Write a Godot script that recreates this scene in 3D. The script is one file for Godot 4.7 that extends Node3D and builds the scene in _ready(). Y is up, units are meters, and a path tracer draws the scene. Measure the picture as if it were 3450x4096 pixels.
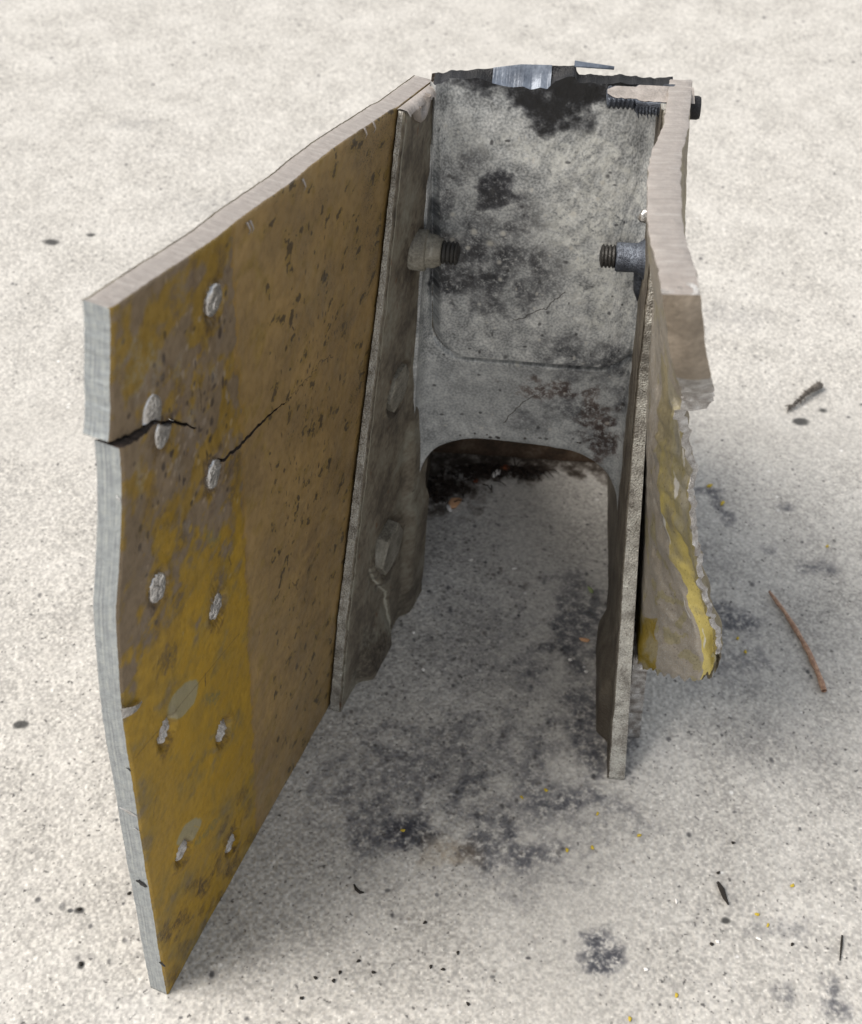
extends Node3D
# A broken metal bracket standing on a concrete floor. Lengths in the builders are millimetres in the bracket's own axes: x to its right, y up, z towards the open side.

const MM := 0.001
var rng := RandomNumberGenerator.new()
var used := {}
var mats := {}
var wob := FastNoiseLite.new()

func _ready():
	rng.seed = 71
	wob.seed = 5
	wob.frequency = 1.0
	wob.fractal_octaves = 3
	# camera
	var cam := Camera3D.new()
	cam.name = "camera"
	add_child(cam)
	cam.position = Vector3(0, 0.43841, 0.43841)
	cam.rotation_degrees = Vector3(-45, 0, 0)
	var lens := CameraAttributesPhysical.new()
	lens.frustum_focal_length = 33.24
	lens.frustum_near = 0.02
	lens.frustum_far = 60.0
	lens.frustum_focus_distance = 0.425
	lens.exposure_aperture = 17.0
	cam.attributes = lens
	cam.fov = 39.7
	cam.near = 0.02
	cam.far = 60.0
	cam.current = true
	# sky, daylight
	var we := WorldEnvironment.new()
	we.name = "world_environment"
	var env := Environment.new()
	env.background_mode = Environment.BG_SKY
	var sky := Sky.new()
	var sm := ProceduralSkyMaterial.new()
	sm.sky_top_color = Color(0.60, 0.63, 0.67)
	sm.sky_horizon_color = Color(0.95, 0.95, 0.945)
	sm.sky_curve = 0.4
	sm.ground_bottom_color = Color(0.30, 0.28, 0.26)
	sm.ground_horizon_color = Color(0.55, 0.54, 0.52)
	sky.sky_material = sm
	env.sky = sky
	env.background_energy_multiplier = 0.85
	env.tonemap_mode = Environment.TONE_MAPPER_LINEAR
	env.tonemap_exposure = 1.68
	env.sdfgi_enabled = true
	env.ssao_enabled = true
	env.ssil_enabled = true
	we.environment = env
	add_child(we)
	var sun := DirectionalLight3D.new()
	sun.name = "sun"
	sun.light_energy = 0.9
	sun.light_color = Color(1.0, 0.975, 0.94)
	sun.light_angular_distance = 36.0
	sun.shadow_enabled = true
	add_child(sun)
	sun.look_at_from_position(Vector3(-0.80, 1.05, 0.22), Vector3.ZERO, Vector3.UP)
	make_materials()
	floor_sheet()
	bracket()
	litter()

# ---------------------------------------------------------------- naming
func numbered(n: String) -> String:
	if not used.has(n):
		used[n] = 0
		return n
	used[n] += 1
	return "%s_%03d" % [n, used[n]]

func tag(o, label: String, category: String, group := ""):
	o.set_meta("label", label)
	o.set_meta("category", category)
	if group: o.set_meta("group", group)

func part(called: String, mesh: Mesh, parent: Node, m = null) -> MeshInstance3D:
	var o := MeshInstance3D.new()
	o.name = numbered(called) if parent == self else called
	o.mesh = mesh
	if m != null:
		for i in mesh.get_surface_count():
			mesh.surface_set_material(i, m)
	parent.add_child(o, true)
	return o

# ---------------------------------------------------------------- mesh helpers
func begin() -> SurfaceTool:
	var st := SurfaceTool.new()
	st.begin(Mesh.PRIMITIVE_TRIANGLES)
	return st

func quads(st: SurfaceTool, P: Array, U: Array, flip := false):
	for j in P.size() - 1:
		var a: PackedVector3Array = P[j]
		var b: PackedVector3Array = P[j + 1]
		var ua: PackedVector2Array = U[j]
		var ub: PackedVector2Array = U[j + 1]
		for i in a.size() - 1:
			var v := [a[i], a[i + 1], b[i + 1], b[i]]
			var t := [ua[i], ua[i + 1], ub[i + 1], ub[i]]
			for k in ([0, 2, 1, 0, 3, 2] if flip else [0, 1, 2, 0, 2, 3]):
				st.set_uv(t[k])
				st.add_vertex(v[k] * MM)

func plain_uv(P: Array, s := 0.02) -> Array:
	var U := []
	for j in P.size():
		var r := PackedVector2Array()
		for i in P[j].size():
			r.append(Vector2(i, j) * s)
		U.append(r)
	return U

func commit(st: SurfaceTool, m: Material, mesh: ArrayMesh = null) -> ArrayMesh:
	st.generate_normals()
	st.set_material(m)
	return st.commit(mesh)

# a sheet P (rows of points) given thickness by the offsets Q: two faces and the four edges
func slab(P: Array, U: Array, off: Callable, m_in: Material, m_edge: Material, m_out: Material, mesh: ArrayMesh = null, edges := "btlr", flip := false) -> ArrayMesh:
	var Q := []
	for j in P.size():
		var r := PackedVector3Array()
		for i in P[j].size():
			r.append(P[j][i] + off.call(i, j))
		Q.append(r)
	var st := begin()
	quads(st, P, U, flip)
	mesh = commit(st, m_in, mesh)
	st = begin()
	quads(st, Q, U, not flip)
	mesh = commit(st, m_out, mesh)
	st = begin()
	var last: int = P.size() - 1
	for e in edges:
		var A := PackedVector3Array()
		var B := PackedVector3Array()
		if e == "b" or e == "t":
			A = P[0 if e == "b" else last]
			B = Q[0 if e == "b" else last]
		else:
			for j in P.size():
				var k: int = 0 if e == "l" else P[j].size() - 1
				A.append(P[j][k])
				B.append(Q[j][k])
		var S := [A]
		for f in [0.06, 0.3, 0.5, 0.7, 0.94]:
			var r := PackedVector3Array()
			for i in A.size():
				var w := wob.get_noise_3dv(A[i] * 0.9 + Vector3(f * 7.0, 0, 0)) * 0.18
				r.append(A[i].lerp(B[i], f) + Vector3(w, w, w))
			S.append(r)
		S.append(B)
		st.set_smooth_group(1)
		quads(st, S, plain_uv(S, 0.03), (e == "t" or e == "l") != flip)
	mesh = commit(st, m_edge, mesh)
	return mesh

# profile: points (radius, distance along the axis); the surface may be clamped below a height
func lathe(st: SurfaceTool, at: Vector3, axis: Vector3, profile: Array, n := 32, sx := 1.0, sy := 1.0, cut := 1e9, rough := 0.0, up := Vector3.UP, uneven := 0.0):
	axis = axis.normalized()
	var a := up.cross(axis).normalized()
	var b := axis.cross(a)
	var P := []
	for p in profile:
		var r := PackedVector3Array()
		for i in n + 1:
			var t := TAU * float(i % n) / n
			var q: Vector3 = at + axis * p.y + (a * cos(t) * sx + b * sin(t) * sy) * p.x * (1.0 + uneven * wob.get_noise_3dv(at * 3.0 + Vector3(cos(t), sin(t), 0.0) * 0.8))
			if rough > 0.0:
				q += axis * wob.get_noise_3dv(q * 0.45) * rough
			q.y = min(q.y, cut)
			r.append(q)
		P.append(r)
	quads(st, P, plain_uv(P, 0.05))

func hexed(st: SurfaceTool, at: Vector3, axis: Vector3, r: float, h: float, up := Vector3.UP):
	axis = axis.normalized()
	var a := up.cross(axis).normalized()
	var b := axis.cross(a)
	var P := []
	for pr in [[1.0, -2.0], [1.0, h * 0.82], [0.93, h], [0.86, h + 0.02], [0.0, h + 0.04]]:
		var row := PackedVector3Array()
		for i in 49:
			var t := TAU * float(i % 48) / 48.0
			var c := fposmod(t, PI / 3.0) - PI / 6.0
			var k: float = r * cos(PI / 6.0) / cos(c)
			if pr[1] > h * 0.9: k = min(k, r * 0.93)
			row.append(at + axis * pr[1] + (a * cos(t) + b * sin(t)) * k * pr[0])
		P.append(row)
	quads(st, P, plain_uv(P, 0.05))

func curve(pts: Array, x: float) -> float:      # y at x on a polyline of Vector2 sorted by x, eased
	if x <= pts[0].x: return pts[0].y
	for i in pts.size() - 1:
		if x <= pts[i + 1].x:
			var t: float = (x - pts[i].x) / (pts[i + 1].x - pts[i].x)
			return lerpf(pts[i].y, pts[i + 1].y, t)
	return pts[-1].y

func smooth(a: float, b: float, x: float) -> float:
	var t := clampf((x - a) / (b - a), 0.0, 1.0)
	return t * t * (3.0 - 2.0 * t)

# ---------------------------------------------------------------- textures
func noise(seed_: int, freq: float, oct := 4, type := FastNoiseLite.TYPE_SIMPLEX_SMOOTH) -> FastNoiseLite:
	var n := FastNoiseLite.new()
	n.seed = seed_
	n.frequency = freq
	n.noise_type = type
	n.fractal_octaves = oct
	return n

func bytes(n: FastNoiseLite, w: int, h: int, seamless := false) -> PackedByteArray:
	var im := n.get_seamless_image(w, h) if seamless else n.get_image(w, h)
	im.convert(Image.FORMAT_L8)
	return im.get_data()

func tex(im: Image) -> ImageTexture:
	im.generate_mipmaps()
	return ImageTexture.create_from_image(im)

func bump(seed_: int, freq: float, size: int, strength: float, oct := 4) -> ImageTexture:
	var im := noise(seed_, freq, oct).get_seamless_image(size, size)
	im.convert(Image.FORMAT_RGBA8)
	im.bump_map_to_normal_map(strength)
	return tex(im)

# a mottled tile in three tones: dark, mid, light (sRGB) with sparse dark flecks
func mottle(seed_: int, size: int, f1: float, f2: float, dark: Color, mid: Color, light: Color, fleck := 0.0, stretch := 1.0) -> ImageTexture:
	var a := bytes(noise(seed_, f1, 5), size, size, true)
	var b := bytes(noise(seed_ + 1, f2, 2), size, size, true)
	var c := bytes(noise(seed_ + 2, f2 * 0.6, 2), size, size, true)
	var d := PackedByteArray()
	d.resize(size * size * 3)
	var p := 0
	for y in size:
		var yy := int(y * stretch) % size
		for x in size:
			var k := yy * size + x
			var t := (a[k] * 0.62 + b[y * size + x] * 0.38) / 255.0
			var col := dark.lerp(mid, clampf(t * 2.6 - 0.45, 0.0, 1.0)) if t < 0.55 else mid.lerp(light, clampf((t - 0.55) * 3.4, 0.0, 1.0))
			if fleck > 0.0 and c[y * size + x] > 255.0 * (1.0 - fleck): col = col.lerp(dark, 0.8)
			d[p] = int(col.r * 255.0)
			d[p + 1] = int(col.g * 255.0)
			d[p + 2] = int(col.b * 255.0)
			p += 3
	return tex(Image.create_from_data(size, size, false, Image.FORMAT_RGB8, d))

# long streaks: noise on a small tile pulled out to a square one
func streaks(seed_: int, w: int, h: int, dark: Color, mid: Color, light: Color, across: bool) -> ImageTexture:
	var im := noise(seed_, 0.11, 4).get_seamless_image(w, h)
	im.convert(Image.FORMAT_L8)
	im.resize(512, 512, Image.INTERPOLATE_CUBIC)
	var a := im.get_data()
	var b := bytes(noise(seed_ + 5, 0.02, 5), 512, 512, true)
	var d := PackedByteArray()
	for k in 512 * 512:
		var t := clampf(((a[k] * 0.6 + b[k] * 0.4) / 255.0 - 0.5) * 1.9 + 0.5, 0.0, 1.0)
		var col := dark.lerp(mid, t * 2.0) if t < 0.5 else mid.lerp(light, t * 2.0 - 1.0)
		d.append(int(col.r * 255.0))
		d.append(int(col.g * 255.0))
		d.append(int(col.b * 255.0))
	return tex(Image.create_from_data(512, 512, false, Image.FORMAT_RGB8, d))

func surface(albedo, rough: float, metal: float, nrm = null, nscale := 1.0, tri := 0.0) -> StandardMaterial3D:
	var m := StandardMaterial3D.new()
	if albedo is Color: m.albedo_color = albedo
	else: m.albedo_texture = albedo
	m.roughness = rough
	m.metallic = metal
	if nrm != null:
		m.normal_enabled = true
		m.normal_texture = nrm
		m.normal_scale = nscale
	if tri > 0.0:
		m.uv1_triplanar = true
		m.uv1_scale = Vector3.ONE * tri
	return m

func make_materials():
	var fine := bump(11, 0.05, 512, 5.0)
	var grit := bump(12, 0.12, 512, 7.0)
	mats.fine = fine
	mats.grit = grit
	# sawn and milled aluminium
	mats.sawn_marks = surface(streaks(22, 512, 40, Color(0.56, 0.53, 0.51), Color(0.60, 0.57, 0.55), Color(0.645, 0.62, 0.60), true), 0.45, 0.25, fine, 0.3)
	mats.milled_marks = surface(streaks(23, 12, 512, Color(0.50, 0.515, 0.53), Color(0.565, 0.585, 0.595), Color(0.64, 0.655, 0.65), false), 0.4, 0.35, fine, 0.3)
	mats.sawn = surface(mottle(20, 512, 0.012, 0.12, Color(0.50, 0.475, 0.455), Color(0.60, 0.57, 0.55), Color(0.67, 0.645, 0.625), 0.06), 0.55, 0.12, fine, 0.5, 22.0)
	mats.milled = surface(mottle(24, 512, 0.010, 0.10, Color(0.47, 0.485, 0.50), Color(0.60, 0.62, 0.625), Color(0.71, 0.72, 0.70), 0.08), 0.42, 0.35, fine, 0.5, 18.0)
	mats.bright = surface(mottle(31, 256, 0.03, 0.2, Color(0.60, 0.59, 0.585), Color(0.76, 0.755, 0.75), Color(0.88, 0.88, 0.89), 0.05), 0.28, 0.85, fine, 0.7, 30.0)
	mats.chip = surface(mottle(27, 256, 0.015, 0.1, Color(0.24, 0.265, 0.31), Color(0.38, 0.41, 0.46), Color(0.50, 0.53, 0.58), 0.05), 0.4, 0.2, fine, 0.3, 30.0)
	mats.worn = surface(mottle(30, 256, 0.015, 0.1, Color(0.40, 0.36, 0.31), Color(0.52, 0.475, 0.42), Color(0.62, 0.575, 0.52), 0.05), 0.5, 0.15, fine, 0.4, 20.0)
	mats.torn = surface(mottle(28, 256, 0.02, 0.2, Color(0.42, 0.39, 0.37), Color(0.70, 0.69, 0.68), Color(0.92, 0.92, 0.93), 0.1), 0.38, 0.3, grit, 1.2, 40.0)
	# grey cast flange, dirty
	mats.cast = surface(mottle(32, 512, 0.008, 0.09, Color(0.22, 0.19, 0.165), Color(0.36, 0.335, 0.295), Color(0.46, 0.44, 0.40), 0.12), 0.62, 0.15, grit, 0.5, 16.0)
	mats.cast_edge = surface(mottle(36, 512, 0.012, 0.12, Color(0.34, 0.32, 0.295), Color(0.64, 0.63, 0.605), Color(0.78, 0.78, 0.75), 0.22), 0.45, 0.2, grit, 0.8, 20.0)
	mats.rusty = surface(mottle(38, 256, 0.012, 0.1, Color(0.22, 0.17, 0.13), Color(0.36, 0.29, 0.23), Color(0.47, 0.41, 0.35), 0.1), 0.7, 0.1, grit, 0.5, 20.0)
	mats.bolt = surface(mottle(40, 256, 0.012, 0.1, Color(0.27, 0.255, 0.23), Color(0.51, 0.495, 0.455), Color(0.63, 0.62, 0.585), 0.1), 0.55, 0.3, grit, 0.6, 30.0)
	mats.bolt_dark = surface(Color(0.20, 0.195, 0.19), 0.45, 0.4, grit, 0.5, 30.0)
	mats.bolt_blue = surface(mottle(44, 256, 0.012, 0.1, Color(0.13, 0.14, 0.17), Color(0.30, 0.32, 0.36), Color(0.50, 0.53, 0.58), 0.1), 0.5, 0.45, grit, 0.8, 30.0)
	mats.crack = surface(mottle(57, 256, 0.02, 0.1, Color(0.10, 0.075, 0.06), Color(0.19, 0.14, 0.11), Color(0.30, 0.25, 0.22), 0.1), 0.7, 0.0, grit, 1.0, 40.0)  # dark crack walls: the shade inside the gap is put into the colour
	mats.soot_and_shade = surface(mottle(48, 256, 0.012, 0.1, Color(0.025, 0.028, 0.04), Color(0.06, 0.065, 0.085), Color(0.16, 0.16, 0.18), 0.1), 0.6, 0.1, grit, 0.8, 30.0)
	mats.plate_back = surface(mottle(52, 256, 0.012, 0.1, Color(0.30, 0.27, 0.22), Color(0.44, 0.40, 0.30), Color(0.52, 0.50, 0.42), 0.1), 0.5, 0.2, fine, 0.5, 16.0)
	var gloss := mottle(58, 512, 0.014, 0.06, Color(0.28, 0.28, 0.28), Color(0.44, 0.44, 0.44), Color(0.66, 0.66, 0.66))
	mats.left_plate = surface(left_plate_print(), 0.36, 0.25, fine, 0.12)
	mats.left_flange = surface(left_flange_print(), 0.6, 0.12, fine, 0.2)
	mats.web = surface(web_print(), 0.62, 0.12, fine, 0.25)
	mats.right_plate = surface(right_plate_print(), 0.36, 0.55, fine, 0.1)
	for k in ["left_plate", "web", "right_plate"]:
		mats[k].texture_repeat = true
		mats[k].roughness = 1.0
		mats[k].roughness_texture = gloss
	mats.left_plate.normal_enabled = true

class Ink:
	# blots, streaks and rings laid on a picture with a ragged outline
	var w: int
	var h: int
	var d: PackedByteArray
	var n: FastNoiseLite
	func _init(w_: int, h_: int):
		w = w_
		h = h_
		n = FastNoiseLite.new()
		n.frequency = 0.035
		n.fractal_octaves = 5
		d.resize(w * h * 3)
	func mix(x: int, y: int, c: Color, t: float):
		var p := (y * w + x) * 3
		d[p] = int(lerpf(d[p], c.r * 255.0, t))
		d[p + 1] = int(lerpf(d[p + 1], c.g * 255.0, t))
		d[p + 2] = int(lerpf(d[p + 2], c.b * 255.0, t))
	# ellipse blot, rotated; ragged by noise; grainy: broken up by fine noise
	func blot(cx: float, cy: float, rx: float, ry: float, c: Color, a: float, ragged := 0.5, soft := 0.3, turn := 0.0, grain := 0.0):
		var R: float = max(rx, ry) * (1.2 + ragged)
		var cs := cos(turn)
		var sn := sin(turn)
		for y in range(max(0, int(cy - R)), min(h, int(cy + R) + 1)):
			for x in range(max(0, int(cx - R)), min(w, int(cx + R) + 1)):
				var dx := x - cx
				var dy := y - cy
				var q := Vector2((dx * cs + dy * sn) / rx, (-dx * sn + dy * cs) / ry).length()
				if q > 1.9: continue
				q += n.get_noise_2d(x, y) * ragged
				var t := clampf((1.0 - q) / soft, 0.0, 1.0)
				if t <= 0.0: continue
				if grain > 0.0: t *= clampf(1.0 - grain * 0.45 + (n.get_noise_2d(x * 3.0 + 91.0, y * 3.0) + n.get_noise_2d(x * 9.0, y * 9.0 + 50.0) * 0.7) * grain * 1.5, 0.0, 1.0)
				mix(x, y, c, t * a)
	func line(pts: Array, width: float, c: Color, a: float, wander := 1.0):
		for i in pts.size() - 1:
			var p: Vector2 = pts[i]
			var q: Vector2 = pts[i + 1]
			var steps := int(p.distance_to(q) * 2.0) + 1
			for k in steps:
				var v := p.lerp(q, float(k) / steps)
				v += Vector2(n.get_noise_2d(v.x * 2.0, v.y * 2.0 + 300.0), n.get_noise_2d(v.x * 2.0 + 700.0, v.y * 2.0)) * wander
				var r := int(ceil(width))
				for yy in range(-r, r + 1):
					for xx in range(-r, r + 1):
						var x := int(v.x) + xx
						var y := int(v.y) + yy
						if x < 0 or y < 0 or x >= w or y >= h: continue
						var t := clampf(width * 0.5 + 0.5 - Vector2(x + 0.5 - v.x, y + 0.5 - v.y).length(), 0.0, 1.0)
						if t > 0.0: mix(x, y, c, t * a)
	func image() -> Image:
		return Image.create_from_data(w, h, false, Image.FORMAT_RGB8, d)

# left plate: 200 mm (s from -70 to 130) by 280 mm at 5 px per mm
func left_plate_print() -> ImageTexture:
	var W := 1000
	var H := 1400
	var ink := Ink.new(W, H)
	var a := bytes(noise(60, 0.006, 5), W, H)
	var b := bytes(noise(61, 0.05, 3), W, H)
	var c := bytes(noise(62, 0.24, 2), W, H)
	var e := bytes(noise(63, 0.02, 4), W, H)
	var khaki := Color(0.575, 0.475, 0.305)
	var khaki2 := Color(0.50, 0.415, 0.28)
	var ochre := Color(0.60, 0.475, 0.10)
	var olive := Color(0.51, 0.425, 0.19)
	var mud := Color(0.45, 0.39, 0.325)
	var p := 0
	for y in H:
		var h := 280.0 - y / 5.0
		for x in W:
			var s := x / 5.0 - 70.0
			var k := y * W + x
			var n1 := a[k] / 255.0
			var n2 := b[k] / 255.0
			var n4 := e[k] / 255.0
			var col := khaki.lerp(khaki2, clampf((n1 - 0.3) * 1.6, 0.0, 1.0))
			col = col.lerp(olive, clampf((n4 - 0.55) * 1.6, 0.0, 0.5))
			var edge := s - 61.0 + (n4 - 0.5) * 4.0 + (n2 - 0.5) * 2.5
			if edge > 0.0:
				var yl := ochre.lerp(Color(0.49, 0.395, 0.17), clampf((h - 150.0) / 40.0 + (n4 - 0.5), 0.0, 0.85)).lerp(olive, clampf((n1 - 0.45) * 3.0 + (n4 - 0.5), 0.0, 1.0))
				var muddy := clampf((n1 - 0.5 + (n4 - 0.5) * 0.9) * 5.0 + (1.0 if h > 165.0 and h < 240.0 else (0.35 if h >= 240.0 else -0.6)) + (h - 200.0) * 0.004, 0.0, 1.0)
				if h < 150.0: muddy *= 0.5
				col = yl.lerp(mud, muddy * 0.9)
			elif edge > -1.6:
				col = col.lerp(Color(0.55, 0.43, 0.20), 0.45)
			# pepper of dark specks, thick towards the flange side of the plate
			var dens := clampf((44.0 - s) / 80.0, 0.0, 1.0) * 0.17 + 0.006
			dens *= clampf(n1 * 3.0 - 0.8, 0.15, 1.5)
			if c[k] / 255.0 > 1.0 - dens - 0.10: col = col.lerp(Color(0.13, 0.11, 0.10), 0.75)
			if e[k] / 255.0 > 0.72 and n2 > 0.5 and s < 45.0: col = col.lerp(Color(0.16, 0.13, 0.12), 0.6)
			col = col.lightened((n2 - 0.5) * 0.08) if n2 > 0.5 else col.darkened((0.5 - n2) * 0.22)
			ink.d[p] = int(col.r * 255.0)
			ink.d[p + 1] = int(col.g * 255.0)
			ink.d[p + 2] = int(col.b * 255.0)
			p += 3
	var r := RandomNumberGenerator.new()
	r.seed = 3
	var X := func(s): return (s + 70.0) * 5.0
	var Y := func(h): return (280.0 - h) * 5.0
	# mud and bare patches over the upper front of the plate
	for k in 46:
		var s := r.randf_range(64.0, 112.0)
		var h := r.randf_range(150.0, 262.0)
		ink.blot(X.call(s), Y.call(h), r.randf_range(10, 34), r.randf_range(12, 46), [Color(0.36, 0.30, 0.25), Color(0.46, 0.41, 0.36), Color(0.30, 0.25, 0.21), Color(0.52, 0.41, 0.13)][k % 4], 0.65, 0.9, 0.5, r.randf_range(-0.6, 0.6), 0.7)
	for k in 60:
		ink.blot(X.call(r.randf_range(64.0, 100.0)), Y.call(r.randf_range(205.0, 250.0)), r.randf_range(2, 7), r.randf_range(3, 10), [Color(0.56, 0.51, 0.46), Color(0.19, 0.16, 0.15)][k % 2], 0.7, 0.8, 0.5)
	for k in 260:
		var s := r.randf_range(63.0, 112.0)
		ink.blot(X.call(s), Y.call(r.randfn(215.0, 24.0)), r.randf_range(1.5, 5), r.randf_range(2, 7), [Color(0.60, 0.54, 0.47), Color(0.17, 0.14, 0.12), Color(0.38, 0.31, 0.24), Color(0.56, 0.44, 0.13)][k % 4], 0.55, 0.9, 0.6)
	for q in [[104, 252, 26, 60, 0.3], [97, 248, 18, 44, 0.1], [88, 240, 14, 26, -0.2], [84, 222, 16, 30, 0.2], [93, 214, 12, 26, 0.4], [110, 225, 9, 50, 0.0], [72, 226, 10, 24, 0.1], [90, 190, 14, 20, 0.5]]:
		ink.blot(X.call(q[0]), Y.call(q[1]), q[2], q[3], Color(0.53, 0.50, 0.46), 0.6, 1.0, 0.7, q[4], 0.7)
	for k in 16:
		ink.blot(X.call(r.randf_range(-20.0, 60.0)), Y.call(r.randf_range(10.0, 240.0)), r.randf_range(20, 70), r.randf_range(40, 130), [Color(0.40, 0.33, 0.23), Color(0.60, 0.50, 0.34)][k % 2], 0.3, 0.9, 0.9, 0.0, 0.3)
	# the dry clean ochre field
	for q in [[86, 165, 46, 70], [92, 110, 60, 120], [80, 75, 40, 60], [100, 195, 22, 34]]:
		ink.blot(X.call(q[0]), Y.call(q[1]), q[2] * 1.5, q[3] * 1.5, Color(0.62, 0.485, 0.055), 0.65, 0.9, 0.5, 0.2)
	# dirt on the lower tip of the plate
	for k in 34:
		ink.blot(X.call(r.randf_range(62.0, 124.0)), Y.call(r.randf_range(0.0, 42.0)), r.randf_range(8, 26), r.randf_range(14, 44), Color(0.25, 0.19, 0.11), 0.5, 0.9, 0.5, r.randf_range(0.2, 0.7), 0.85)
	# halos and rings round the rivets
	for q in [[99.0, 130.0, 52, 30], [103.0, 67.0, 44, 24]]:
		ink.blot(X.call(q[0]), Y.call(q[1]), q[2], q[3], Color(0.55, 0.525, 0.43), 0.9, 0.12, 0.12, -0.75)
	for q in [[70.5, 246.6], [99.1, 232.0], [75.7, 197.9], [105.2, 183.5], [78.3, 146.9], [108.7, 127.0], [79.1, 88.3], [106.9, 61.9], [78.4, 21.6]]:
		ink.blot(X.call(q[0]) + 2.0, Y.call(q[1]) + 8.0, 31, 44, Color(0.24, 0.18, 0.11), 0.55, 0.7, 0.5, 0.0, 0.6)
	# marks of a scribe, scratches, scuffs and the hairline at the crack's end
	ink.line([Vector2(X.call(124.0), Y.call(136.0)), Vector2(X.call(66.0), Y.call(121.0))], 0.8, Color(0.20, 0.15, 0.07), 0.7, 1.0)
	ink.line([Vector2(X.call(36.0), Y.call(186.5)), Vector2(X.call(22.0), Y.call(184.0)), Vector2(X.call(10.5), Y.call(182.5)), Vector2(X.call(2.0), Y.call(178.0))], 1.0, Color(0.14, 0.11, 0.09), 0.7, 9.0)
	for k in 26:
		var s := r.randf_range(0.0, 118.0)
		var h := r.randf_range(20.0, 240.0)
		var len := r.randf_range(8.0, 50.0)
		var ang := r.randf_range(1.0, 2.1)
		var v := Vector2(X.call(s), Y.call(h))
		ink.line([v, v + Vector2(cos(ang), sin(ang)) * len], r.randf_range(0.6, 1.6), [Color(0.64, 0.54, 0.25), Color(0.2, 0.15, 0.09)][k % 2], 0.6, 3.0)
	for q in [[92, 52, 60, 12, -0.5], [84, 112, 44, 10, -0.9], [78, 175, 30, 12, -1.0]]:
		ink.blot(X.call(q[0]), Y.call(q[1]), q[2], q[3], Color(0.42, 0.40, 0.30), 0.75, 0.9, 0.3, q[4], 0.9)
	for k in 170:
		ink.blot(X.call(r.randfn(16.0, 14.0)), Y.call(r.randfn(158.0, 34.0)), r.randf_range(0.9, 2.6), r.randf_range(1.5, 7), Color(0.13, 0.11, 0.10), 0.75, 0.8, 0.5, r.randf_range(-0.2, 0.2), 0.6)
	return tex(ink.image())

# inner face of the left flange: 76 mm (s from -72 to 4) by 240 mm at 6 px per mm
func left_flange_print() -> ImageTexture:
	var W := 456
	var H := 1440
	var ink := Ink.new(W, H)
	var a := bytes(noise(66, 0.007, 5), W, H)
	var b := bytes(noise(67, 0.06, 4), W, H)
	var c := bytes(noise(68, 0.02, 4), W, H)
	var dark := Color(0.30, 0.275, 0.24)
	var brown := Color(0.43, 0.40, 0.35)
	var olive := Color(0.50, 0.49, 0.445)
	var p := 0
	for y in H:
		for x in W:
			var k := y * W + x
			var t := clampf((a[k] * 0.5 + b[k] * 0.3 + c[k] * 0.2) / 255.0 * 2.2 - 0.6, 0.0, 1.0)
			var col := dark.lerp(brown, t * 2.0) if t < 0.5 else brown.lerp(olive, t * 2.0 - 1.0)
			ink.d[p] = int(col.r * 255.0)
			ink.d[p + 1] = int(col.g * 255.0)
			ink.d[p + 2] = int(col.b * 255.0)
			p += 3
	var X := func(s): return (s + 72.0) * 6.0
	var Y := func(h): return (240.0 - h) * 6.0
	# bare metal rubbed clear along the edges and steps
	var pale := Color(0.62, 0.61, 0.56)
	ink.line([Vector2(X.call(-38.2), 0), Vector2(X.call(-29.4), Y.call(178)), Vector2(X.call(-19.0), Y.call(122)), Vector2(X.call(-12.3), Y.call(84)), Vector2(X.call(-5.4), Y.call(47)), Vector2(X.call(-0.6), Y.call(0))], 3.0, pale, 0.55, 2.0)
	ink.line([Vector2(X.call(-24.5), Y.call(58)), Vector2(X.call(-31), Y.call(42)), Vector2(X.call(-39), Y.call(30)), Vector2(X.call(-41), Y.call(2))], 3.0, pale, 0.7, 1.5)
	ink.n.frequency = 0.03
	for q in [[-37, 57, 15, 15], [-37, 42, 8, 5], [-41, 129, 11, 11], [-48, 181, 10, 14], [-20, 14, 12, 16], [-30, 6, 12, 9]]:
		ink.blot(X.call(q[0]), Y.call(q[1]), q[2] * 6.0, q[3] * 6.0, Color(0.15, 0.125, 0.105), 0.55, 0.8, 0.6, 0.0, 0.7)
	var r := RandomNumberGenerator.new()
	r.seed = 29
	for k in 120:
		ink.blot(X.call(r.randf_range(-68.0, 2.0)), Y.call(r.randf_range(2.0, 236.0)), r.randf_range(1.5, 6), r.randf_range(2, 12), [Color(0.52, 0.50, 0.45), Color(0.16, 0.13, 0.11), Color(0.36, 0.22, 0.13)][k % 3], 0.5, 0.9, 0.6)
	return tex(ink.image())

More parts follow.
